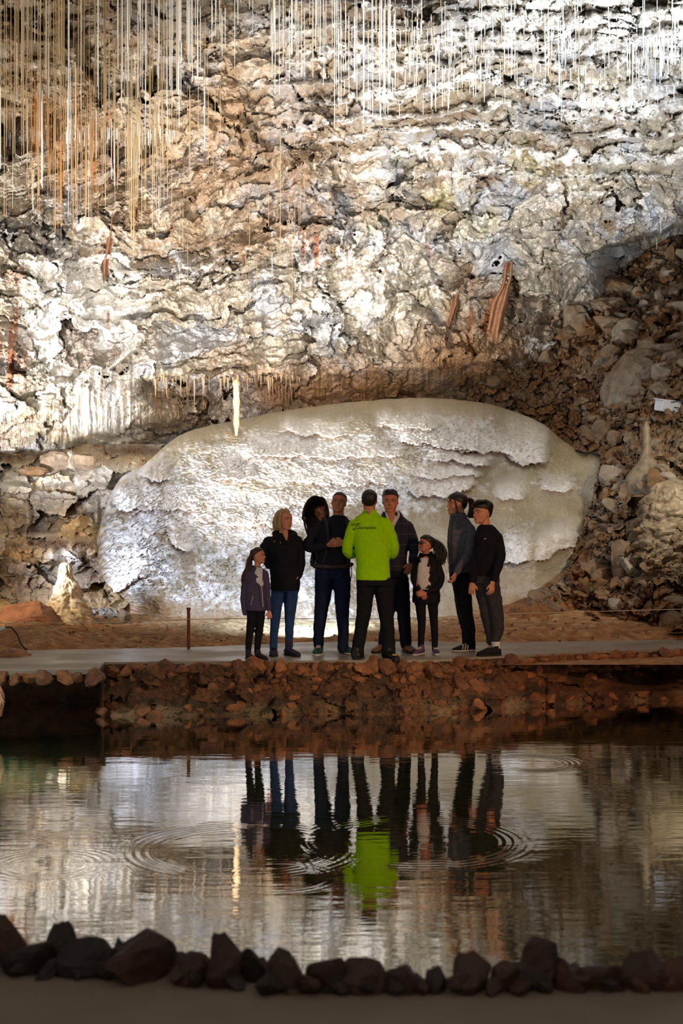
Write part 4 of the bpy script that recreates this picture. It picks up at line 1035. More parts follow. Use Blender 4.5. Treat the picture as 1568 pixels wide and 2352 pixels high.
def chain(pts, n=12, caps=True):
    """tapered limb through [(point, radius)], rounded ends, catmull-rom between"""
    P = [Vector(p) for p, r in pts]; R = [r for p, r in pts]
    if len(P) == 2: P = [P[0], (P[0] + P[1]) / 2, P[1]]; R = [R[0], (R[0] + R[1]) / 2, R[1]]
    E = [P[0] * 2 - P[1]] + P + [P[-1] * 2 - P[-2]]; RR = [R[0]] + R + [R[-1]]
    Q = []; q = []
    for i in range(1, len(E) - 2):
        for k in range(5):
            t = k / 5; a, b_, c, d = E[i - 1], E[i], E[i + 1], E[i + 2]
            Q.append(.5 * ((2 * b_) + (c - a) * t + (2 * a - 5 * b_ + 4 * c - d) * t * t + (3 * b_ - a - 3 * c + d) * t ** 3)); q.append(RR[i] * (1 - t) + RR[i + 1] * t)
    Q.append(P[-1]); q.append(R[-1])
    if caps:
        d0 = (Q[0] - Q[1]).normalized(); d1 = (Q[-1] - Q[-2]).normalized()
        Q = [Q[0] + d0 * q[0] * .85, Q[0] + d0 * q[0] * .55] + Q + [Q[-1] + d1 * q[-1] * .55, Q[-1] + d1 * q[-1] * .85]
        q = [q[0] * .3, q[0] * .8] + q + [q[-1] * .8, q[-1] * .3]
    secs = []
    prev = None
    for i, p in enumerate(Q):
        d = (Q[min(i + 1, len(Q) - 1)] - Q[max(i - 1, 0)]).normalized()
        if prev is None:
            up = Vector((0, 1, 0)) if abs(d.y) < .9 else Vector((1, 0, 0)); a = d.cross(up).normalized()
        else:
            a = (prev - d * prev.dot(d)).normalized()
        prev = a; b_ = d.cross(a)
        secs.append((p, a * q[i], b_ * q[i]))
    return sect_loft2(secs, n)

def sect_loft2(secs, n):
    V = []; Fq = []
    for c, a, b_ in secs:
        for k in range(n):
            t = 2 * PI * k / n; V.append(c + a * math.cos(t) + b_ * math.sin(t))
    for i in range(len(secs) - 1):
        for k in range(n):
            a = i * n + k; b_ = i * n + (k + 1) % n; Fq.append((a, b_, b_ + n, a + n))
    Fq += [tuple(range(n))[::-1], tuple(range(len(V) - n, len(V)))]
    return V, Fq

def ellipsoid(c, a, b_, d, n=12, m=8):
    V = [c + d]; Fq = []
    for i in range(1, m):
        th = PI * i / m
        for k in range(n):
            ph_ = 2 * PI * k / n; V.append(c + d * math.cos(th) + (a * math.cos(ph_) + b_ * math.sin(ph_)) * math.sin(th))
    V.append(c - d)
    for k in range(n): Fq.append((0, 1 + k, 1 + (k + 1) % n))
    for i in range(m - 2):
        for k in range(n):
            a0 = 1 + i * n + k; b0 = 1 + i * n + (k + 1) % n; Fq.append((a0, a0 + n, b0 + n, b0))
    L_ = len(V) - 1
    for k in range(n): Fq.append((L_, L_ - n + (k + 1) % n, L_ - n + k))
    return V, Fq

def join_pieces(pieces):
    V = []; Fq = []
    for v, f in pieces:
        o = len(V); V += [tuple(q) for q in v]; Fq += [tuple(i + o for i in q) for q in f]
    return V, Fq

def plainmesh(name, pieces, m, parent, smooth=True):
    V, Fq = join_pieces(pieces)
    me = bpy.data.meshes.new(name); 
    off = parent_off(parent)
    me.from_pydata([(v[0] - off.x, v[1] - off.y, v[2] - off.z) for v in V], [], Fq); me.materials.append(m)
    bm = bmesh.new(); bm.from_mesh(me); bmesh.ops.recalc_face_normals(bm, faces=bm.faces); bm.to_mesh(me); bm.free()
    if smooth: me.polygons.foreach_set('use_smooth', [True] * len(me.polygons))
    return link(bpy.data.objects.new(name, me), parent)

def parent_off(parent):
    o = Vector((0, 0, 0))
    while parent is not None: o += parent.location; parent = parent.parent
    return o

def solid(name, pieces, m, parent, voxel=.008, smooth=2, ratio=.5, post=None, fold=0.0, seed=0):
    """union of closed pieces into one continuous skin (voxel remesh), then smoothed, folded and thinned out"""
    V, Fq = join_pieces(pieces)
    me = bpy.data.meshes.new(name); me.from_pydata(V, [], Fq)
    bm = bmesh.new(); bm.from_mesh(me); bmesh.ops.recalc_face_normals(bm, faces=bm.faces); bm.to_mesh(me); bm.free()
    o = bpy.data.objects.new(name, me); COL.objects.link(o)
    r = o.modifiers.new('r', 'REMESH'); r.mode = 'VOXEL'; r.voxel_size = voxel
    if smooth: s_ = o.modifiers.new('s', 'SMOOTH'); s_.factor = .5; s_.iterations = smooth
    dg = bpy.context.evaluated_depsgraph_get(); me2 = bpy.data.meshes.new_from_object(o.evaluated_get(dg))
    n = len(me2.vertices); co = np.empty(n * 3); me2.vertices.foreach_get('co', co); co = co.reshape(-1, 3)
    no = np.empty(n * 3); me2.vertices.foreach_get('normal', no); no = no.reshape(-1, 3)
    if fold:
        x, y, z = co.T
        w = fbm(x * 5 + y * 3 + seed + z * 3, z * 13 + x * 5 + seed, seed + 5, 3) + .6 * ridged(x * 7 + y * 4 + z * 5, z * 9 - x * 8 + seed, seed + 9, 2) - .3
        co = co + no * (fold * w)[:, None]
    if post is not None: co = post(co, no)
    me2.vertices.foreach_set('co', co.ravel()); me2.update()
    o.modifiers.clear(); o.data = me2
    if ratio < 1:
        d_ = o.modifiers.new('d', 'DECIMATE'); d_.ratio = ratio
        dg = bpy.context.evaluated_depsgraph_get(); me3 = bpy.data.meshes.new_from_object(o.evaluated_get(dg)); o.modifiers.clear(); o.data = me3
    me4 = o.data; me4.name = name; me4.materials.clear(); me4.materials.append(m)
    me4.polygons.foreach_set('use_smooth', [True] * len(me4.polygons))
    if parent is not None:
        off = parent_off(parent); me4.transform(Matrix.Translation(-off)); o.parent = parent
    return o

TS = [0, .06, .14, .21, .30, .40, .50, .60, .70, .80, .90, .97, 1.0]
HF = [.26, .37, .405, .40, .405, .40, .385, .415, .41, .37, .26, .12, .02]
HB = [.02, -.02, -.10, -.22, -.33, -.40, -.44, -.455, -.45, -.41, -.30, -.15, -.02]
HW = [.10, .19, .245, .275, .30, .325, .335, .34, .335, .305, .225, .12, .02]

class Fig:
    def __init__(s, name, D, x, label, group=None):
        s.D = D; s.k = D / F
        s.o = empty(name, ((x - 784) / F * D, D, 0)); tag(s.o, label, 'person', 'cave visitors and guide standing on the walkway', 'thing')
    def P(s, x, y, dd=0):
        p = at(x, y, s.D); return p + Vector((0, dd, 0))
    def tube(s, pts, n=14):
        return chain([(s.P(p[0], p[1], p[3] if len(p) > 3 else 0), p[2] * s.k) for p in pts], n)
    def sect(s, rows, grow=0.0):
        out = []
        for r in rows:
            y, xl, xr, d = r[:4]; dd = r[4] if len(r) > 4 else 0
            out.append((s.P((xl + xr) / 2, y, dd), Vector(((xr - xl) / 2 * s.k + grow, 0, 0)), Vector((0, d * s.k + grow, 0))))
        # densify
        dens = []
        for i in range(len(out) - 1):
            for q in range(3):
                t = q / 3; t2 = t * t * (3 - 2 * t) * .5 + t * .5; dens.append(tuple(out[i][j].lerp(out[i + 1][j], t2 if j else t) for j in range(3)))
        dens.append(out[-1]); return sect_loft(dens)
    def head(s, x, y, H, f, up=(0, 0, 1), dd=0):
        s.f = Vector(f).normalized(); u = Vector(up); s.u = (u - s.f * u.dot(s.f)).normalized(); s.s = s.f.cross(s.u)
        s.H = H * s.k; s.hc = s.P(x, y, dd); s.base = s.hc - s.u * s.H * .5
    def hp(s, t, fw, sd):
        return s.base + s.u * (t * s.H) + s.f * (fw * s.H) + s.s * (sd * s.H)
    def head_pieces(s, ears=True):
        H = s.H; secs = []
        for t in np.linspace(0, 1, 26):
            t_ = float(t); a = float(curve1(TS, HF, t_)); b_ = float(curve1(TS, HB, t_)); w = float(curve1(TS, HW, t_))
            secs.append((s.hp(t_, (a + b_) / 2, 0), s.f * (a - b_) / 2 * H, s.s * w * H))
        out = [sect_loft2(secs, 24)]
        out.append(chain([(s.hp(.56, .385, 0), .022 * H), (s.hp(.45, .455, 0), .030 * H), (s.hp(.365, .505, 0), .040 * H)], 8))
        for q in (-1, 1):
            out.append(ellipsoid(s.hp(.35, .455, .045 * q), s.f * .045 * H, s.s * .035 * H, s.u * .028 * H))
            out.append(ellipsoid(s.hp(.36, .27, .15 * q), s.f * .10 * H, s.s * .12 * H, s.u * .17 * H))
            out.append(chain([(s.hp(.585, .415, .05 * q), .028 * H), (s.hp(.60, .39, .16 * q), .034 * H), (s.hp(.58, .31, .25 * q), .03 * H)], 8))
            if ears:
                out.append(ellipsoid(s.hp(.47, -.03, .345 * q), s.f * .065 * H + s.s * .02 * q * H, s.s * .028 * H, s.u * .115 * H))
        out.append(ellipsoid(s.hp(.07, .345, 0), s.f * .07 * H, s.s * .10 * H, s.u * .06 * H))
        out.append(ellipsoid(s.hp(.235, .40, 0), s.f * .045 * H, s.s * .09 * H, s.u * .022 * H))
        out.append(ellipsoid(s.hp(.185, .40, 0), s.f * .042 * H, s.s * .075 * H, s.u * .022 * H))
        return out
    def face(s, brow, eyes=True):
        H = s.H
        for q in (-1, 1):
            if eyes:
                e = plainmesh('eye', [ellipsoid(s.hp(.505, .375, .145 * q), s.f * .033 * H, s.s * .055 * H, s.u * .020 * H)], M_eyew, s.o)
                plainmesh('iris', [ellipsoid(s.hp(.505, .392, .145 * q), s.f * .022 * H, s.s * .026 * H, s.u * .026 * H)], M_eyed, e)
            plainmesh('eyebrow', [chain([(s.hp(.60, .44, .06 * q), .014 * H), (s.hp(.625, .42, .15 * q), .018 * H), (s.hp(.60, .345, .24 * q), .010 * H)], 6)], brow, s.o)
        plainmesh('lips', [ellipsoid(s.hp(.212, .425, 0), s.f * .028 * H, s.s * .10 * H, s.u * .026 * H)], M_lip, s.o)
    def hair_cap(s, m, line=(.80, .62, .22), thick=.05, seed=1, tuft=0.0, name='hair', extra=None, na=72, jag=.03):
        """line: height of the hair edge at front, side, back"""
        H = s.H; rows = 16; V = []; Fq = []
        for j in range(rows + 1):
            q = j / rows
            for i in range(na):
                az = 2 * PI * i / na
                c = math.cos(az)
                e = line[1] + (line[0] - line[1]) * max(c, 0) ** .8 if c > 0 else line[1] + (line[2] - line[1]) * (-c) ** .9
                e += jag * float(perlin(i * .9, seed * 3.3, seed))
                t = 1 - (1 - e) * (q ** .62)
                a = float(curve1(TS, HF, t)); b_ = float(curve1(TS, HB, t)); w = float(curve1(TS, HW, t))
                edge_ = 1 - max(0, (q - .86) / .14) * 1.25
                th = thick * edge_ * (1 + .35 * float(perlin(i * .8, q * 2.2, seed + 1))) + tuft * max(0, 1 - q * 1.6) * (.6 + .6 * float(perlin(i * .45, q * 3, seed + 2)))
                if t > .97: th *= 1
                fc = (a + b_) / 2; hd = (a - b_) / 2 + th; w = w + th
                V.append(s.hp(t + (th * .9 if q < .75 else th * .4) * (1 - q), fc + hd * c, w * math.sin(az)))
        for j in range(rows):
            for i in range(na):
                a = j * na + i; b_ = j * na + (i + 1) % na; Fq.append((a, b_, b_ + na, a + na))
        Fq.append(tuple(range(na)))
        return plainmesh(name, [(V, Fq)] + (extra or []), m, s.o)
    def locks(s, n, path, spread, r, seed=0, wav=0.0):
        rnd = random.Random(seed); out = []
        for _ in range(n):
            ox = rnd.gauss(0, spread); oy = rnd.gauss(0, spread) * s.k; L_ = rnd.uniform(.85, 1.05)
            pts = []
            for i, p in enumerate(path):
                t = i / (len(path) - 1)
                x = p[0] + ox * (.4 + .6 * t) + wav * rnd.uniform(-1, 1); y = path[0][1] + (p[1] - path[0][1]) * L_
                pts.append((s.P(x, y, (p[2] if len(p) > 2 else 0) + oy), r * s.k * (1 - .55 * t) * rnd.uniform(.8, 1.2)))
            out.append(chain(pts, 6))
        return out
    def hand_pieces(s, w, d, pn, size=1.0, curl=.5, thumb=1, spread=.12):
        """w wrist point, d direction of the fingers, pn palm normal (fingers curl towards it)"""
        d = Vector(d).normalized(); pn = Vector(pn); pn = (pn - d * pn.dot(d)).normalized(); sd = d.cross(pn)
        S = size * s.k * 217; out = []
        out.append(sect_loft2([(w + d * (.0) * S, sd * .025 * S, pn * .018 * S), (w + d * .03 * S, sd * .034 * S, pn * .016 * S), (w + d * .065 * S, sd * .040 * S, pn * .014 * S), (w + d * .09 * S, sd * .039 * S, pn * .012 * S), (w + d * .098 * S, sd * .03 * S, pn * .008 * S)], 12))
        for i, (off, L_) in enumerate([(-.030, .068), (-.010, .078), (.010, .073), (.030, .057)]):
            p = w + d * (.085 - .004 * abs(i - 1)) * S + sd * off * S; a = 0; pts = [(p, .0095 * S)]
            dirn = (d + sd * (i - 1.5) * spread).normalized()
            for seg, fr_ in enumerate((.45, .32, .25)):
                a += curl * (.75 if seg == 0 else 1.0)
                dv = dirn * math.cos(a) + pn * math.sin(a); p = p + dv * L_ * fr_ * S; pts.append((p, (.0092 - .0008 * seg) * S))
            out.append(chain(pts, 8))
        p = w + d * .03 * S - sd * .028 * S * thumb
        d1 = (d * .75 - sd * .65 * thumb + pn * .25).normalized(); d2 = (d * .95 - sd * .2 * thumb + pn * .35).normalized()
        out.append(chain([(p, .013 * S), (p + d1 * .035 * S, .0115 * S), (p + d1 * .035 * S + d2 * .028 * S, .0095 * S)], 8))
        return out
    def shoe(s, xh, xt, m, msole, dd=0, yaw=None, L_=.27, boot=0.0, name='shoe', lace=None, w=.048):
        """xh heel pixel, xt toe pixel (or yaw when it points at / away from the camera)"""
        if yaw is None:
            vx = (xt - xh) * s.k; vy = math.sqrt(max(L_ * L_ - vx * vx, 0.0)); vy = -vy
            d = Vector((vx, vy, 0)); L_ = d.length; d.normalize(); h = Vector(((xh - 784) * s.k, s.D + dd, 0))
        else:
            d = Vector((math.sin(yaw), -math.cos(yaw), 0)); h = Vector(((xh - 784) * s.k, s.D + dd, 0)) - d * L_ * .3
        sd = Vector((-d.y, d.x, 0)); Z_ = Vector((0, 0, 1))
        prof = [(0, .55, .052), (.03, .75, .07), (.12, .82, .085), (.25, .8, .086), (.40, .84, .074), (.6, 1.0, .056), (.8, .98, .044), (.93, .72, .034), (1.0, .35, .024)]
        k = L_ / .27
        up = sect_loft2([(h + d * L_ * t + Z_ * (.012 + z_ * k * .5), sd * w * ww * k, Z_ * z_ * k * .5) for t, ww, z_ in prof], 14)
        ank = chain([(h + d * L_ * .2 + Z_ * .05 * k, .038 * k), (h + d * L_ * .19 + Z_ * (.10 + boot) * k, .040 * k)], 12)
        sh = solid(name, [up, ank], m, s.o, .006, 1, .6)
        sl = []
        for t, ww, z_ in prof: sl.append((h + d * L_ * (t * 1.02 - .01) + Z_ * .011, sd * (w * ww * k + .004), Z_ * .011))
        V, Fq = sect_loft(sl, 16); plainmesh('sole', [(V, Fq)], msole, sh)
        if lace is not None:
            ls = []
            for q in range(4):
                c = h + d * L_ * (.34 + .08 * q) + Z_ * (.012 + k * (.084 - .008 * q)); ls.append(chain([(c - sd * .022, .003), (c + Z_ * .004, .003), (c + sd * .022, .003)], 5))
            plainmesh('laces', ls, lace, sh)
        return sh, h, d, sd

def wedge_post(fig, poly, push, facing=-1):
    """push the front of a garment inwards inside a pixel polygon (an open front)"""
    pts = [(a, b_) for a, b_ in poly]
    def f(co, no):
        px = co[:, 0] / co[:, 1] * F + 784; py = 1176 - (co[:, 2] - ZC) / co[:, 1] * F
        ins = np.zeros(len(co), bool); n = len(pts); j = n - 1
        for i in range(n):
            xi, yi = pts[i]; xj, yj = pts[j]
            c = ((yi > py) != (yj > py)) & (px < (xj - xi) * (py - yi) / (yj - yi + 1e-9) + xi); ins ^= c; j = i
        m_ = ins & (no[:, 1] * facing > .1)
        co = co.copy(); co[m_] -= no[m_] * push
        return co
    return f

M_sole_w = plain_mat('sole_white', lin(190, 190, 186), .6, .3); M_sole_d = plain_mat('sole_dark', lin(30, 28, 30), .7, .3)
M_blackcloth = fabric('black_cloth', lin(20, 20, 26)); M_blackjkt = fabric('black_shell', lin(17, 18, 26), .7)
M_whitecloth = fabric('white_cotton', lin(200, 196, 200)); M_metal = plain_mat('zip_metal', lin(190, 180, 180), .4, .5)

# ---- 1 girl in the purple-grey fleece
g = Fig('person', 14.86, 590, 'small girl with long dark hair in a purple-grey fleece jacket, leftmost of the group')
g.head(592, 1277, 37, (.93, -.36, .08))
solid('body', g.head_pieces() + [g.tube([(593, 1285, 9), (591, 1298, 7), (590, 1312, 9)]), g.sect([(1306, 580, 602, 8), (1320, 570, 608, 12), (1360, 568, 608, 13), (1398, 568, 610, 15)]),
    g.tube([(569, 1318, 6), (562, 1360, 5), (562, 1405, 4)]), g.tube([(608, 1316, 6, -.02), (615, 1350, 5, -.04), (618, 1398, 4.5, -.05), (618.5, 1404, 4, -.05)]),
    g.tube([(580, 1395, 10), (575, 1440, 7), (571, 1495, 5)]), g.tube([(598, 1395, 10), (596, 1440, 7), (591, 1495, 5)])] + g.hand_pieces(g.P(618.5, 1402, -.05), (.1, -.1, -1), (-.3, 1, 0), .68, .55, 1)
    , M_skin, g.o, .0048, 1, .35)
g.face(M_hbrn)
jk = [g.sect([(1300, 584, 600, 8), (1309, 574, 606, 12), (1320, 566, 612, 16), (1345, 563, 613, 18), (1372, 562, 614, 19), (1402, 566, 612, 20)]),
      g.tube([(569, 1319, 9), (561, 1355, 8.5), (560, 1385, 8), (563, 1409, 6.5)]), g.tube([(608, 1317, 8.5, -.02), (614, 1350, 7.5, -.04), (616, 1378, 7, -.05), (618, 1398, 6, -.05)]),
      g.tube([(582, 1302, 4.5, .02), (578, 1311, 5, .03), (590, 1316, 5, .06), (604, 1311, 4.5, .03)])]
j_ = solid('fleece_jacket', jk, fabric('purple_fleece', lin(74, 64, 88), .95, .2, .5, 60), g.o, .008, 2, .5, wedge_post(g, [(588, 1302), (602, 1302), (603, 1318), (600, 1336), (595, 1325)], .022), .006, 3)
plainmesh('zip', [g.tube([(600.5, 1336, .9, -.105), (603, 1358, .9, -.112), (605, 1392, .9, -.112)], 5)], M_metal, j_)
plainmesh('zip', [g.tube([(582, 1368, .7, -.098), (577, 1388, .7, -.100)], 5)], M_metal, j_)
solid('shirt', [g.sect([(1303, 588, 602, 9, -.012), (1315, 580, 606, 12.5, -.014), (1340, 578, 610, 14.5, -.014), (1360, 578, 608, 14)])], M_whitecloth, g.o, .008, 2, .4)
solid('trousers', [g.sect([(1392, 568, 609, 15), (1405, 567, 610, 16)]), g.tube([(579, 1398, 12), (575, 1440, 9.5), (571, 1475, 8), (570, 1500, 7)]), g.tube([(598, 1398, 12), (596, 1440, 9.5), (592, 1475, 8), (590, 1499, 7)])], M_blackcloth, g.o, .008, 2, .4, None, .004, 7)
sh_ = plain_mat('dark_purple_canvas', lin(40, 32, 46), .8)
g.shoe(567, 586, sh_, M_sole_d, -.02, L_=.2, w=.036); g.shoe(588, 616, sh_, M_sole_d, -.05, L_=.21, w=.036)
g.hair_cap(M_hbrn, (.84, .58, .1), .055, 3, extra=g.locks(34, [(584, 1266, .0), (573, 1285, .01), (570, 1305, .02), (564, 1322, .0), (561, 1338, -.02)], 4.5, 2.4, 5, .8))

# ---- 2 woman in the black coat
g = Fig('person', 15.2, 650, 'woman with ash-blond bob, black coat and blue jeans, hands in pockets')
g.head(652, 1194, 47, (.70, -.71, 0))
solid('body', g.head_pieces() + [g.tube([(651, 1205, 10), (652, 1220, 9), (652, 1238, 13)]), g.tube([(654, 1222, 8, -.02), (656, 1234, 7, -.05), (657, 1241, 4, -.07)]), g.sect([(1232, 634, 674, 14), (1245, 622, 684, 18), (1290, 626, 682, 19), (1350, 626, 684, 22)]),
    g.tube([(618, 1245, 8), (607, 1262, 7), (614, 1292, 6)]), g.tube([(682, 1242, 8), (690, 1275, 7), (688, 1318, 6)]), g.tube([(637, 1348, 13), (632, 1425, 9), (628, 1495, 6)]), g.tube([(669, 1348, 14), (665, 1420, 9), (664, 1495, 6)])]
    + g.hand_pieces(g.P(688, 1318, -.02), (-.3, -.2, -1), (-1, 0, 0), .9, .4), M_skin, g.o, .0055, 1, .3)
g.face(M_hbrn)
solid('coat', [g.sect([(1224, 640, 670, 13), (1233, 622, 682, 18), (1243, 612, 691, 22), (1265, 611, 692, 25), (1290, 616, 690, 25), (1320, 620, 690, 26), (1355, 621, 689, 27)]),
    g.tube([(617, 1243, 12), (606, 1262, 11.5), (609, 1280, 10), (616, 1300, 8, -.02)]), g.tube([(683, 1242, 12), (690, 1272, 11), (691, 1298, 10), (685, 1324, 8.5, -.04)]),
    g.tube([(641, 1216, 4, .05), (631, 1226, 7, .03), (640, 1237, 6.5, -.06), (652, 1247, 5, -.10)]), g.tube([(664, 1220, 5, .05), (677, 1228, 6.5, .0), (668, 1238, 6, -.08), (661, 1248, 5, -.10)])],
    M_blackjkt, g.o, .008, 2, .5, wedge_post(g, [(648, 1222), (664, 1222), (659, 1246)], .03), .008, 11)
solid('jeans', [g.sect([(1345, 623, 687, 22), (1358, 623, 687, 22)]), g.tube([(638, 1352, 16), (634, 1390, 14), (632, 1425, 11.5), (629, 1460, 9.5), (628, 1493, 9)]), g.tube([(669, 1352, 17), (667, 1390, 14.5), (665, 1422, 11.5), (664, 1460, 9.5), (664, 1484, 9)])],
    fabric('blue_denim', lin(42, 66, 112), .9, .35, .4, 14), g.o, .008, 2, .4, None, .005, 13)
bt = plain_mat('dark_suede_boot', lin(44, 38, 62), .9, var=.25)
g.shoe(628, 0, bt, M_sole_d, .0, .05, .26, .05, w=.05, lace=M_blackcloth); g.shoe(656, 688, bt, M_sole_d, .02, L_=.25, boot=.06, w=.05)
g.hair_cap(M_hbld, (.93, .78, .05), .055, 5, extra=g.locks(40, [(643, 1176, -.0), (635, 1188, -.02), (633, 1202, -.03), (636, 1216, -.03)], 3.6, 2.6, 6, .5) + g.locks(12, [(660, 1176, -.06), (668, 1184, -.03), (669, 1196, .0), (667, 1208, .02)], 1.2, 2.0, 8, .3) + g.locks(10, [(646, 1176, -.09), (644, 1190, -.10), (643, 1206, -.10), (646, 1217, -.09)], 1.2, 1.7, 9, .2))
for (x, y) in ((631, 1243), (645, 1246)): plainmesh('snap_button', [ellipsoid(g.P(x, y, -.125), Vector((.006, 0, 0)), Vector((0, .004, 0)), Vector((0, 0, .006)))], M_metal, g.o)

# ---- 3 man with the child carrier
g = Fig('person', 15.32, 766, 'tall man in dark navy sweater carrying a child carrier, hands folded at his chest')
man3 = g
g.head(778, 1155, 47, (-.10, -.97, .10), (.14, .1, 1))
solid('body', g.head_pieces() + [g.tube([(777, 1168, 13), (777, 1184, 12), (776, 1200, 15)]), g.sect([(1192, 758, 798, 14), (1202, 742, 806, 17), (1240, 736, 806, 19), (1300, 728, 800, 19), (1330, 728, 800, 19)]),
    g.tube([(738, 1206, 9), (712, 1240, 8), (706, 1254, 7.5), (730, 1256, 6.5, -.1), (754, 1251, 5.5, -.18)]), g.tube([(804, 1208, 9), (812, 1245, 8), (806, 1258, 7, -.08), (789, 1247, 5.5, -.2)]),
    g.tube([(745, 1325, 17), (738, 1400, 12), (732, 1450, 9), (731, 1492, 7)]), g.tube([(785, 1325, 17), (786, 1405, 12), (789, 1450, 9), (788, 1492, 7)])]
    + g.hand_pieces(g.P(753, 1251, -.18), (1, -.12, .16), (.1, 1, .35), 1.0, .38, -1) + g.hand_pieces(g.P(791, 1247, -.21), (-1, -.15, .05), (.1, 1, -.2), 1.0, .6, 1), M_skin2, g.o, .0048, 1, .3)
g.face(M_hblk)
solid('sweater', [g.sect([(1183, 763, 792, 14), (1190, 754, 798, 16), (1199, 738, 808, 20), (1215, 731, 812, 24), (1245, 728, 808, 26), (1275, 725, 805, 26), (1306, 723, 804, 26)]),
    g.tube([(738, 1207, 13.5), (720, 1230, 13), (706, 1250, 12), (712, 1258, 10.5, -.05), (732, 1256, 9.5, -.12), (750, 1252, 8, -.17)]), g.tube([(805, 1209, 13), (812, 1242, 12), (808, 1258, 11, -.07), (796, 1250, 8.5, -.18)])],
    fabric('navy_knit', lin(30, 30, 44), .9, .15), g.o, .008, 2, .5, None, .007, 17)
solid('trousers', [g.sect([(1300, 724, 803, 23), (1330, 722, 804, 24)]), g.tube([(744, 1330, 22), (741, 1370, 19), (737, 1405, 16), (732, 1450, 13), (731, 1482, 12)]), g.tube([(785, 1330, 21), (786, 1370, 18.5), (786, 1405, 15.5), (788, 1450, 13), (787, 1490, 12.5)])],
    fabric('dark_denim', lin(22, 30, 58), .9, .3, .4, 14), g.o, .008, 2, .4, None, .007, 19)
tr_ = plain_mat('green_trainer', lin(24, 62, 60), .7, var=.4)
g.shoe(732, 0, tr_, M_sole_w, -.02, -.08, .29, w=.054, lace=M_whitecloth); g.shoe(783, 812, tr_, M_sole_w, .16, L_=.28, w=.054, lace=M_whitecloth)
g.hair_cap(M_hblk, (.86, .74, .2), .03, 7, .02)

# ---- carrier on his back and the toddler in it
cr_ = empty('child_carrier', g.P(728, 1300, .25)); cr_.location.z = 0.95
tag(cr_, 'dark framed backpack child carrier with hooded canopy on the tall man', 'child carrier', kind='thing')
M_carr = fabric('carrier_cloth', lin(60, 52, 52), .8, .15); M_alu = plain_mat('carrier_frame', lin(50, 50, 54), .4, .5)
V = []; nx, ny = 20, 16
for side in (0, 1):
    for j in range(ny):
        t = j / (ny - 1)
        for i in range(nx):
            a = PI * (i / (nx - 1)); gr = 1 - .06 * side
            x = 724 - 31 * math.cos(a) * gr * (1 - .12 * t); y = 1193 - (54 * math.sin(a) * gr) * (1 - .08 * t) + 14 * t - (6 if i > 12 else 0)
            V.append(tuple(g.P(x, min(y, 1204), .16 + .30 * t + (.012 * side))))
q = [tuple(x) for x in grid_quads(ny, nx)] + [tuple(x) for x in grid_quads(ny, nx, True) + nx * ny]
me_c = [(V, q), sect_loft2([(g.P(724, 1150, .46), Vector((.02, 0, 0)), Vector((0, .01, 0))), (g.P(723, 1156, .46), Vector((.10, 0, 0)), Vector((0, .02, 0))), (g.P(723, 1175, .46), Vector((.125, 0, 0)), Vector((0, .03, 0))), (g.P(725, 1205, .45), Vector((.12, 0, 0)), Vector((0, .03, 0)))], 20)]
plainmesh('canopy', me_c, M_carr, cr_)
plainmesh('canopy_rim', [g.tube([(724 - 31 * math.cos(PI * k / 10), 1193 - 54 * math.sin(PI * k / 10) - (6 if k > 6 else 0), 1.6, .155) for k in range(11)], 6)], M_alu, cr_)
solid('seat_shell', [g.sect([(1188, 700, 752, 14, .42), (1215, 702, 756, 16, .38), (1250, 712, 770, 18, .30), (1290, 720, 780, 16, .26)])], M_carr, cr_, .01, 2, .4)
plainmesh('frame_tube', [g.tube([(696, 1190, 2.2, .2), (700, 1212, 2.2, .22), (709, 1240, 2.2, .24), (716, 1275, 2.4, .24), (722, 1300, 2.4, .22)], 8)], M_alu, cr_)
plainmesh('frame_tube', [g.tube([(716, 1276, 3, .18), (714, 1296, 3, .14), (722, 1304, 3, .12)], 8)], M_alu, cr_)
plainmesh('buckle', [ellipsoid(g.P(698, 1192, .14), Vector((.022, 0, 0)), Vector((0, .015, 0)), Vector((0, 0, .028)))], M_alu, cr_)
plainmesh('side_strap', [g.tube([(701, 1200, 1.2, .14), (706, 1216, 1.2, .14), (707, 1228, 1.2, .14)], 5)], M_carr, cr_)
plainmesh('toggle', [ellipsoid(g.P(718, 1290, .06), Vector((.035, 0, 0)), Vector((0, .03, 0)), Vector((0, 0, .020)))], M_alu, cr_)
M_strap = fabric('strap_webbing', lin(52, 48, 56), .8, .2)
for pts in ([(742, 1192, 4, .06), (748, 1196, 4.2, -.09), (752, 1215, 4, -.135), (754, 1240, 3.6, -.14), (748, 1275, 3.2, -.12), (740, 1296, 3, -.08)], [(794, 1190, 4, .06), (797, 1196, 4.2, -.08), (799, 1215, 4, -.125), (800, 1240, 3.6, -.13), (800, 1290, 3, -.1)]):
    plainmesh('shoulder_strap', [g.tube(pts, 8)], M_strap, cr_)
plainmesh('waist_belt', [g.tube([(716, 1297, 4.5, .03), (736, 1300, 5, -.11), (764, 1301, 4.5, -.135), (790, 1300, 5, -.12), (808, 1296, 4.5, .0)], 8)], M_carr, cr_)
plainmesh('strap_end', [g.tube([(806, 1298, 1.2, -.02), (807, 1312, 1, -.02), (806, 1326, 1, -.02)], 5)], M_carr, cr_)
t = Fig('person', 15.32, 742, 'toddler with light brown curly hair seated inside the carrier, face turned away')
t.o.location.z = 1.2; t.o.location.y += .3
t.head(738, 1181, 36, (.55, .8, -.1), (0, .1, 1), .30)
solid('body', t.head_pieces() + [t.tube([(738, 1192, 7, .3), (738, 1204, 7, .3)]), t.sect([(1202, 724, 752, 11, .30), (1225, 724, 756, 12, .30), (1250, 728, 764, 12, .27)]), t.tube([(726, 1208, 5, .28), (722, 1228, 4.5, .22)]), t.tube([(750, 1208, 5, .28), (758, 1226, 4.5, .24)])], M_skin, t.o, .007, 1, .4)
rc = random.Random(4); cur = []
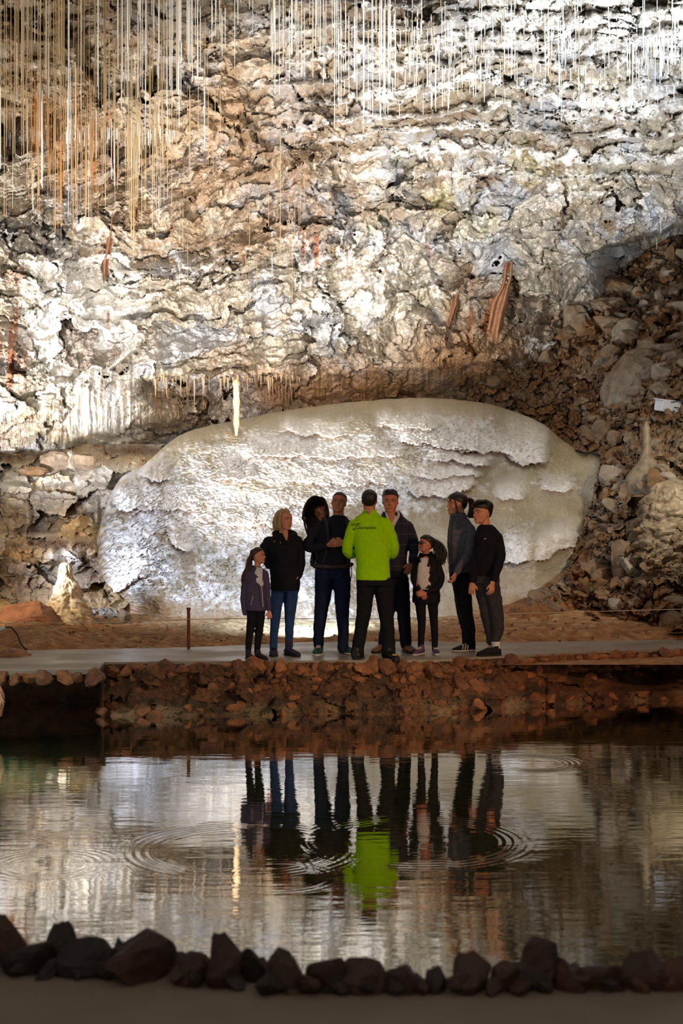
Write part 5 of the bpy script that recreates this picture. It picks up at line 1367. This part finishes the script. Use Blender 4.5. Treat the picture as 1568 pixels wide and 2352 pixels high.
for k in range(90):
    a = rc.uniform(0, 2 * PI); tt_ = rc.uniform(.3, 1.0); w = float(curve1(TS, HW, tt_)); b_ = float(curve1(TS, HB, tt_)); f_ = float(curve1(TS, HF, tt_))
    if math.cos(a) > .5 and tt_ < .7: continue
    c = t.hp(tt_ + .03, (f_ + b_) / 2 + ((f_ - b_) / 2 + .05) * math.cos(a), (w + .05) * math.sin(a)); r = rc.uniform(.05, .085) * t.H
    cur.append(ellipsoid(c, Vector((r, 0, 0)), Vector((0, r, 0)), Vector((0, 0, r)), 8, 5))
solid('hair', cur, M_hcur, t.o, .007, 1, .4)
solid('shirt', [t.sect([(1201, 724, 753, 12, .30), (1225, 722, 757, 14, .30), (1250, 726, 766, 14, .27)])], fabric('maroon_cotton', lin(70, 44, 44)), t.o, .009, 1, .4)

# ---- 4 guide seen from behind
g = Fig('person', 14.84, 850, 'guide seen from behind in a bright lime green fleece jacket and black trousers')
g.head(848, 1150, 49, (.05, 1, 0))
solid('body', g.head_pieces() + [g.tube([(848, 1162, 14, .0), (848, 1176, 13, -.01), (848, 1192, 16)]), g.sect([(1186, 828, 870, 14), (1198, 814, 884, 18), (1240, 818, 886, 20), (1330, 822, 890, 22)]),
    g.tube([(813, 1204, 9), (800, 1245, 8.5), (799, 1266, 8, .04), (815, 1276, 7, .14), (838, 1262, 5.5, .27)]), g.tube([(885, 1202, 9), (900, 1240, 8.5), (903, 1262, 8, .04), (892, 1272, 7, .16), (868, 1260, 5.5, .28)]),
    g.tube([(841, 1345, 17), (834, 1420, 12), (822, 1495, 8)]), g.tube([(877, 1345, 17), (888, 1420, 12), (891, 1495, 8)])]
    + g.hand_pieces(g.P(838, 1262, .27), (1, .3, .1), (0, -.3, 1), 1, .4, -1) + g.hand_pieces(g.P(868, 1260, .28), (-1, .3, .1), (0, -.3, 1), 1, .4, 1), M_skin2, g.o, .0055, 1, .3)
M_lime = fabric('lime_fleece', (.30, .62, .0), .9, .10, .5, 50)
gj = solid('fleece_jacket', [g.sect([(1171, 834, 863, 12.5, -.005), (1180, 829, 867, 15), (1190, 814, 882, 19), (1202, 807, 891, 24), (1235, 811, 893, 27), (1280, 817, 894, 28), (1332, 817, 896, 29)]),
    g.tube([(814, 1204, 14), (802, 1238, 13.5), (798, 1262, 12.5, .02), (806, 1274, 11, .09), (828, 1268, 8.5, .22)]), g.tube([(885, 1202, 14), (899, 1236, 13.5), (904, 1262, 12.5, .02), (897, 1275, 11, .09), (874, 1265, 8.5, .23)])],
    M_lime, g.o, .0075, 2, .6, None, .006, 23)
solid('trousers', [g.sect([(1326, 818, 898, 26), (1345, 818, 900, 27)]), g.tube([(839, 1348, 21), (836, 1400, 17.5), (830, 1440, 15), (823, 1480, 14.5), (820, 1501, 16)]), g.tube([(879, 1348, 21), (885, 1400, 18), (890, 1440, 15.5), (892, 1480, 15.5), (891, 1502, 17)])],
    M_blackcloth, g.o, .008, 2, .4, None, .007, 29)
gs = plain_mat('black_leather', lin(18, 18, 20), .5)
g.shoe(820, 0, gs, M_sole_d, -.03, PI - .2, .28, w=.052); s_, h_, d_, sd_ = g.shoe(888, 910, gs, M_sole_d, .0, L_=.27, w=.052)
plainmesh('toe_cap', [ellipsoid(h_ + d_ * .19 + Vector((0, 0, .045)), d_ * .035, sd_ * .035, Vector((0, 0, .02)))], plain_mat('yellow_lace', lin(214, 160, 30), .6), s_)
g.hair_cap(M_hblk, (.84, .66, .16), .03, 11, .015)
# print on the back, laid on the fleece
gj_me = gj.data; bvh_v = np.empty(len(gj_me.vertices) * 3); gj_me.vertices.foreach_get('co', bvh_v); bvh_v = bvh_v.reshape(-1, 3) + np.array(parent_off(g.o))
from mathutils.bvhtree import BVHTree
bvh = BVHTree.FromPolygons([Vector(v) for v in bvh_v], [list(p.vertices) for p in gj_me.polygons])
def on_back(x, z):
    h = bvh.ray_cast(Vector((x, 10, z)), Vector((0, 1, 0)))[0]; return (h.y if h is not None else g.D - .13) - .003
M_ink = plain_mat('print_ink', lin(14, 18, 14), .8)
def back_text(body, x0, y0, x1, hpx, name, rot=0.0, m=M_ink):
    cu = bpy.data.curves.new('t', 'FONT'); cu.body = body; cu.size = 1; cu.resolution_u = 3; cu.offset = .004; cu.space_character = .96
    o = bpy.data.objects.new('t', cu); COL.objects.link(o); dg = bpy.context.evaluated_depsgraph_get(); me = bpy.data.meshes.new_from_object(o.evaluated_get(dg)); bpy.data.objects.remove(o)
    co = np.array([v.co[:] for v in me.vertices]); co[:, 0] -= co[:, 0].min(); wd = co[:, 0].max(); sx_ = (x1 - x0) / wd; sy_ = hpx
    a = math.cos(rot); b_ = math.sin(rot); off = parent_off(g.o)
    bm = bmesh.new(); bm.from_mesh(me)
    for v in bm.verts:
        x = v.co.x * sx_; y = v.co.y * sy_; X_ = x0 + x * a + y * b_ * 0; Y_ = y0 - (x * b_ + y)
        w = at(X_, Y_, g.D); w.y = on_back(w.x, w.z); v.co = w - off
    bm.to_mesh(me); bm.free(); me.name = name; me.materials.clear(); me.materials.append(m)
    return link(bpy.data.objects.new(name, me), g.o)
back_text('Grotte', 806.5, 1208, 826, 9.5, 'lettering', .13)
back_text('de', 808.5, 1217.5, 815, 8, 'lettering', .05)
back_text('Choranche', 816.5, 1215, 862, 10.5, 'lettering', .0)
pts = [at(841 + 3.4 * math.cos(a), 1178 - 3 * math.sin(a), g.D) for a in np.linspace(-.5, PI + .5, 12)]
for p in pts: p.y = on_back(p.x, p.z)
plainmesh('emblem', [chain([(p, .0028) for p in pts], 5)], M_ink, g.o)
pts = [at(x, y, g.D) for x, y in [(868, 1180), (874, 1192), (878, 1215), (879, 1245)]]
for p in pts: p.y = on_back(p.x, p.z) + .002
plainmesh('seam', [chain([(p, .0022) for p in pts], 5)], fabric('lime_seam', (.2, .42, .0)), gj)

# ---- 5 man in the plaid shirt-jacket
g = Fig('person', 15.58, 906, 'dark-haired man in a navy plaid jacket over a white collar, half hidden behind the guide')
g.head(896, 1152, 50, (-.04, -1, -.03))
solid('body', g.head_pieces() + [g.tube([(896, 1166, 13), (897, 1182, 12, -.01), (898, 1198, 15)]), g.tube([(897, 1180, 9, -.04), (898, 1196, 7, -.075)]), g.sect([(1190, 880, 918, 14), (1202, 872, 936, 18), (1240, 876, 932, 19), (1320, 890, 932, 19)]),
    g.tube([(936, 1208, 9), (948, 1240, 8), (953, 1262, 7, -.04), (944, 1290, 5.5, -.12)]), g.tube([(876, 1206, 9), (880, 1240, 8), (884, 1268, 7), (890, 1285, 6, -.05)]), g.tube([(922, 1330, 15), (926, 1400, 11), (933, 1490, 7)]), g.tube([(902, 1330, 15), (893, 1400, 11), (880, 1490, 7)])]
    + g.hand_pieces(g.P(943, 1291, -.12), (-.3, -.2, -.9), (0, 1, .3), 1, .6, 1), M_skin2, g.o, .0055, 1, .3)
g.face(M_hblk)
m, nt, b = new_mat('navy_plaid'); N = nt.nodes; L = nt.links
tc = N.new('ShaderNodeTexCoord'); sx2 = N.new('ShaderNodeSeparateXYZ'); L.new(tc.outputs['Object'], sx2.inputs[0])
def mth(op, a, b_=None):
    n = N.new('ShaderNodeMath'); n.operation = op
    for i, q_ in enumerate((a, b_)):
        if q_ is None: continue
        if isinstance(q_, (int, float)): n.inputs[i].default_value = q_
        else: L.new(q_, n.inputs[i])
    return n.outputs[0]
def stripe(src, per, ph_, wd): return mth('LESS_THAN', mth('ABSOLUTE', mth('SUBTRACT', mth('FRACT', mth('ADD', mth('DIVIDE', src, per), ph_)), .5)), wd)
lines = mth('ADD', mth('MULTIPLY', stripe(sx2.outputs[0], .095, .1, .03), .3), mth('MULTIPLY', stripe(sx2.outputs[2], .115, .3, .03), .45))
reds = mth('MULTIPLY', stripe(sx2.outputs[0], .095, .45, .05), .5)
mx1 = N.new('ShaderNodeMix'); mx1.data_type = 'RGBA'; mx1.inputs[6].default_value = (*lin(24, 26, 48), 1); mx1.inputs[7].default_value = (*lin(92, 96, 130), 1); L.new(lines, mx1.inputs[0])
mx2 = N.new('ShaderNodeMix'); mx2.data_type = 'RGBA'; L.new(mx1.outputs[2], mx2.inputs[6]); mx2.inputs[7].default_value = (*lin(74, 30, 44), 1); L.new(reds, mx2.inputs[0])
L.new(mx2.outputs[2], b.inputs['Base Color']); b.inputs['Roughness'].default_value = .9
pj = solid('plaid_jacket', [g.sect([(1178, 882, 916, 13), (1188, 871, 928, 18), (1200, 868, 942, 22), (1225, 870, 942, 25), (1250, 873, 938, 25), (1285, 880, 934, 25), (1312, 884, 934, 25)]),
    g.tube([(936, 1208, 13), (947, 1236, 12.5), (950, 1260, 11.5, -.03), (948, 1276, 10, -.08), (944, 1288, 8.5, -.12)]), g.tube([(876, 1206, 12), (880, 1240, 11), (884, 1268, 10), (889, 1280, 9, -.05)]),
    g.tube([(882, 1178, 4, .03), (879, 1190, 5, -.06), (888, 1206, 4, -.11)]), g.tube([(914, 1176, 4, .03), (920, 1188, 5, -.06), (908, 1210, 4, -.12)])], m, g.o, .008, 2, .5, wedge_post(g, [(884, 1176), (914, 1176), (915, 1190), (901, 1222)], .035), .006, 31)
solid('shirt', [g.sect([(1184, 884, 913, 13.5, -.01), (1200, 880, 922, 19, -.014), (1225, 884, 926, 22, -.008), (1245, 886, 924, 21)]), g.tube([(886, 1176, 2.6, -.02), (889, 1188, 3, -.075), (897, 1202, 2.4, -.10)]), g.tube([(913, 1174, 2.6, -.02), (914, 1186, 3.4, -.07), (902, 1204, 2.4, -.10)])],
    M_whitecloth, g.o, .006, 1, .4, wedge_post(g, [(891, 1178), (911, 1178), (899, 1200)], .03))
solid('trousers', [g.sect([(1306, 888, 935, 23), (1325, 888, 936, 23)]), g.tube([(921, 1330, 18), (925, 1380, 17), (928, 1430, 15), (932, 1480, 13.5)]), g.tube([(904, 1330, 18), (896, 1380, 16.5), (887, 1430, 14), (880, 1482, 12.5)])], fabric('midnight_cloth', lin(20, 22, 38)), g.o, .008, 2, .4, None, .006, 37)
br = plain_mat('brown_shoe', lin(112, 76, 66), .6, var=.2)
g.shoe(935, 0, br, M_sole_d, -.0, .25, .29, w=.054, lace=M_blackcloth); g.shoe(884, 856, br, M_sole_d, .06, L_=.27, w=.052)
g.hair_cap(M_hblk, (.82, .70, .2), .04, 13, .06)

# ---- 6 girl with sunglasses
g = Fig('person', 15.3, 980, 'girl with sunglasses and long curly dark ponytail, black jacket over a white top, hands clasped')
g.head(979, 1250, 39, (-.86, -.45, .16))
solid('body', g.head_pieces() + [g.tube([(979, 1260, 9), (977, 1272, 7), (978, 1286, 9)]), g.sect([(1280, 964, 996, 9), (1292, 956, 1002, 12), (1340, 956, 1004, 14), (1380, 952, 1006, 15)]),
    g.tube([(956, 1294, 6), (950, 1325, 5.5), (957, 1350, 5, -.12), (964, 1357, 4, -.17)]), g.tube([(1004, 1292, 6), (1011, 1330, 5.5, -.02), (998, 1352, 5, -.1), (974, 1361, 4, -.18)]),
    g.tube([(966, 1376, 11), (968, 1430, 7.5), (966, 1492, 5)]), g.tube([(992, 1376, 11), (996, 1425, 7.5), (998, 1492, 5)])]
    + g.hand_pieces(g.P(962, 1355, -.175), (.5, -.2, -.8), (.5, 1, .3), .75, .45, -1) + g.hand_pieces(g.P(975, 1361, -.19), (-1, -.15, -.05), (-.1, 1, -.2), .75, .6, 1), M_skin2, g.o, .0048, 1, .32)
g.face(M_hblk, False)
gl_ = plain_mat('dark_lens', lin(10, 10, 12), .08, .8)
gls = plainmesh('sunglasses', [chain([(g.hp(.54, .43, -.24), .010 * g.H), (g.hp(.545, .475, 0), .012 * g.H), (g.hp(.54, .43, .24), .010 * g.H)], 6), chain([(g.hp(.54, .42, .25), .011 * g.H), (g.hp(.53, .0, .37), .011 * g.H)], 6), chain([(g.hp(.54, .42, -.25), .011 * g.H), (g.hp(.53, .0, -.37), .011 * g.H)], 6)], gl_, g.o)
for q in (-1, 1): plainmesh('lens', [ellipsoid(g.hp(.495, .455, .15 * q), g.f * .03 * g.H, g.s * .115 * g.H, g.u * .095 * g.H, 16, 8)], gl_, gls)
solid('jacket', [g.sect([(1272, 964, 994, 11), (1282, 957, 1001, 14), (1294, 950, 1008, 18), (1330, 948, 1010, 20), (1360, 947, 1010, 21), (1384, 946, 1011, 21)]),
    g.tube([(957, 1296, 8.5), (950, 1325, 8.5, -.03), (955, 1346, 7, -.12), (961, 1353, 6, -.16)]), g.tube([(1003, 1294, 9), (1012, 1326, 9, -.02), (1003, 1348, 8, -.09), (980, 1359, 6.5, -.17)]), g.tube([(966, 1272, 4, .02), (964, 1282, 5, -.05), (966, 1294, 4, -.08)]), g.tube([(990, 1270, 5, .0), (986, 1284, 5, -.06), (983, 1296, 4, -.09)])],
    M_blackjkt, g.o, .008, 2, .5, wedge_post(g, [(966, 1272), (986, 1272), (983, 1290), (974, 1325), (970, 1352), (956, 1344), (958, 1310)], .028), .005, 41)
solid('top', [g.sect([(1281, 962, 990, 10, -.014), (1294, 955, 998, 16, -.012), (1330, 953, 1000, 18.5, -.010), (1354, 952, 1002, 19, -.008)])], M_whitecloth, g.o, .007, 2, .4, None, .004, 43)
solid('leggings', [g.sect([(1376, 950, 1008, 17), (1388, 951, 1008, 17)]), g.tube([(965, 1382, 13), (968, 1430, 9.5), (967, 1460, 8), (966, 1488, 7)]), g.tube([(993, 1382, 13), (996, 1425, 9.5), (998, 1460, 8), (998, 1488, 7)])], M_blackcloth, g.o, .007, 2, .4, None, .002, 47)
ps = plain_mat('purple_trainer', lin(84, 60, 92), .7, var=.5, scale=20)
g.shoe(972, 948, ps, M_sole_w, .0, L_=.22, w=.042, lace=M_whitecloth); g.shoe(999, 0, ps, M_sole_w, .0, .1, .22, w=.044, lace=M_whitecloth)
g.hair_cap(M_hblk, (.80, .54, .2), .06, 15, extra=g.locks(90, [(993, 1240, .03), (1004, 1249, .04), (1013, 1264, .04), (1014, 1280, .03), (1012, 1296, .02)], 5.5, 1.7, 12, 3.4) + g.locks(80, [(992, 1238, .05), (1000, 1252, .06), (1006, 1268, .06), (1008, 1286, .05)], 5.5, 1.7, 13, 3.8))
plainmesh('badge', [ellipsoid(g.P(985, 1298, -.118), Vector((.010, 0, 0)), Vector((0, .004, 0)), Vector((0, 0, .008)))], plain_mat('red_badge', lin(170, 60, 54), .7), g.o)

# ---- 7 woman in the grey jacket
g = Fig('person', 15.64, 1060, 'woman with dark ponytail in a grey zip jacket, smiling in profile, beside the boy')
g.head(1049, 1158, 50, (-.93, -.36, .05))
solid('body', g.head_pieces() + [g.tube([(1055, 1170, 11), (1056, 1184, 10), (1058, 1200, 13)]), g.sect([(1194, 1038, 1076, 14), (1208, 1034, 1086, 16), (1245, 1031, 1086, 17), (1320, 1036, 1086, 19)]),
    g.tube([(1078, 1216, 8, -.10), (1075, 1262, 7.5, -.16), (1058, 1290, 6.5, -.2), (1043, 1314, 5.5, -.23)]), g.tube([(1050, 1216, 8, .12), (1046, 1262, 7, .12), (1040, 1310, 6, .06)]),
    g.tube([(1060, 1335, 16, -.05), (1067, 1395, 12, -.05), (1080, 1490, 7, -.03)]), g.tube([(1062, 1335, 16, .1), (1064, 1400, 11, .12), (1074, 1488, 7, .12)])]
    + g.hand_pieces(g.P(1043, 1313, -.23), (-.3, -.12, -1), (-.8, .4, .2), .92, .62, 1), M_skin, g.o, .0048, 1, .32)
g.face(M_hblk)
solid('zip_jacket', [g.sect([(1177, 1036, 1068, 14), (1187, 1033, 1072, 16), (1197, 1031, 1079, 18), (1210, 1029, 1088, 21), (1240, 1026, 1090, 22.5), (1270, 1028, 1088, 22), (1295, 1030, 1088, 23), (1318, 1031, 1089, 23)]),
    g.tube([(1078, 1216, 13, -.08), (1077, 1250, 12, -.14), (1070, 1275, 11, -.18), (1056, 1296, 9.5, -.21), (1045, 1311, 8, -.23)]), g.tube([(1050, 1216, 11, .1), (1046, 1262, 10, .1), (1040, 1305, 8, .06)])],
    fabric('grey_softshell', lin(84, 86, 100), .9, .3, .4, 60), g.o, .008, 2, .5, None, .006, 53)
plainmesh('zip', [g.tube([(1041, 1184, .8, -.085), (1036, 1205, .8, -.118), (1034, 1240, .8, -.128), (1036, 1300, .8, -.130)], 5)], M_blackcloth, g.o)
solid('trousers', [g.sect([(1312, 1032, 1089, 23), (1332, 1032, 1090, 24)]), g.tube([(1059, 1336, 23, -.04), (1063, 1370, 19.5, -.05), (1068, 1400, 16.5, -.05), (1076, 1440, 14, -.04), (1080, 1482, 11.5, -.03)]), g.tube([(1062, 1336, 22, .1), (1065, 1400, 16, .12), (1072, 1440, 13, .12), (1075, 1482, 11, .12)])], M_blackcloth, g.o, .008, 2, .4, None, .005, 59)
bs_ = plain_mat('black_canvas', lin(18, 18, 22), .8)
s_, h_, d_, sd_ = g.shoe(1090, 1037, bs_, M_sole_w, -.02, L_=.26, w=.046, lace=M_whitecloth); g.shoe(1084, 1044, bs_, M_sole_w, .14, L_=.25, w=.046)
for k in range(3):
    c = h_ + d_ * (.10 + .028 * k); sgn = -1 if sd_.y > 0 else 1
    plainmesh('stripe', [chain([(c + sd_ * sgn * .043 + Vector((0, 0, .03)), .005), (c - d_ * .012 + sd_ * sgn * .034 + Vector((0, 0, .075)), .005)], 6)], M_whitecloth, s_)
g.hair_cap(M_hblk, (.74, .54, .16), .055, 17, extra=g.locks(30, [(1066, 1150, .0), (1075, 1146, .0), (1083, 1152, .02), (1085, 1168, .03), (1080, 1188, .03)], 3.6, 3.2, 22, 1.6) + g.locks(5, [(1041, 1142, -.09), (1045, 1158, -.10), (1047, 1178, -.09)], .8, 1.0, 23, .2) + g.locks(12, [(1040, 1140, -.06), (1034, 1146, -.05), (1032, 1153, -.04)], 1.8, 1.8, 24, .2))

# ---- 8 boy in the black sweatshirt
g = Fig('person', 15.24, 1118, 'teenage boy with thick dark hair, black sweatshirt and loose grey trousers, rightmost person')
g.head(1107, 1178, 50, (-.80, -.60, .0))
solid('body', g.head_pieces() + [g.tube([(1112, 1190, 11), (1114, 1203, 10), (1116, 1216, 13)]), g.sect([(1210, 1100, 1134, 12), (1222, 1094, 1144, 16), (1260, 1094, 1146, 17), (1330, 1094, 1142, 19)]),
    g.tube([(1142, 1234, 8, -.05), (1146, 1275, 7.5, -.1), (1137, 1310, 6.5, -.2), (1125, 1336, 5.5, -.25)]), g.tube([(1098, 1232, 8), (1092, 1280, 7), (1086, 1320, 6, -.03), (1083, 1338, 5, -.05)]),
    g.tube([(1124, 1345, 15, -.06), (1138, 1410, 11, -.08), (1138, 1490, 7, -.06)]), g.tube([(1106, 1345, 15), (1118, 1410, 11), (1128, 1488, 7)])]
    + g.hand_pieces(g.P(1125, 1335, -.25), (-.1, -.1, -1), (-.6, .8, 0), .95, .5, 1) + g.hand_pieces(g.P(1083, 1337, -.05), (-.05, -.1, -1), (.4, .9, 0), .95, .45, -1), M_skin, g.o, .0048, 1, .32)
g.face(M_hblk)
solid('sweatshirt', [g.sect([(1205, 1101, 1130, 12), (1212, 1095, 1138, 15), (1222, 1091, 1147, 19), (1240, 1089, 1152, 22), (1275, 1088, 1153, 22), (1305, 1089, 1149, 22), (1328, 1089, 1146, 22)]),
    g.tube([(1142, 1234, 12, -.04), (1147, 1270, 12, -.09), (1142, 1295, 10.5, -.15), (1128, 1330, 8.5, -.24)]), g.tube([(1098, 1234, 10), (1093, 1275, 10), (1088, 1310, 9, -.02), (1084, 1333, 7.5, -.05)])], M_blackcloth, g.o, .008, 2, .5, None, .006, 61)
plainmesh('emblem', [g.tube([(1109, 1238.5, .8, -.128), (1110.5, 1236.5, 1.0, -.130), (1113, 1237, .8, -.131)], 5)], M_metal, g.o)
solid('trousers', [g.sect([(1322, 1089, 1146, 22), (1340, 1088, 1147, 23)]), g.tube([(1126, 1345, 20, -.06), (1134, 1385, 17.5, -.07), (1139, 1415, 16, -.08), (1141, 1448, 13.5, -.08), (1136, 1466, 12, -.07)]), g.tube([(1104, 1345, 17), (1114, 1390, 16), (1120, 1420, 15), (1126, 1450, 13), (1129, 1473, 12)])], fabric('charcoal_twill', lin(52, 50, 56), .9, .2), g.o, .0075, 2, .5, None, .010, 67)
plainmesh('sock', [g.tube([(1136, 1472, 10, -.07), (1138, 1490, 10, -.06)], 12)], M_whitecloth, g.o)
plainmesh('sock', [g.tube([(1129, 1474, 8, .02), (1130, 1490, 8, .02)], 12)], M_whitecloth, g.o)
g.shoe(1148, 1092, bs_, M_sole_d, -.06, L_=.27, w=.046); g.shoe(1139, 1098, bs_, M_sole_d, .08, L_=.26, w=.046)
g.hair_cap(M_hblk, (.72, .66, .16), .06, 19, .09, extra=g.locks(24, [(1112, 1152, -.05), (1099, 1152, -.08), (1088, 1162, -.06)], 3.0, 2.4, 31, .8), jag=.06)
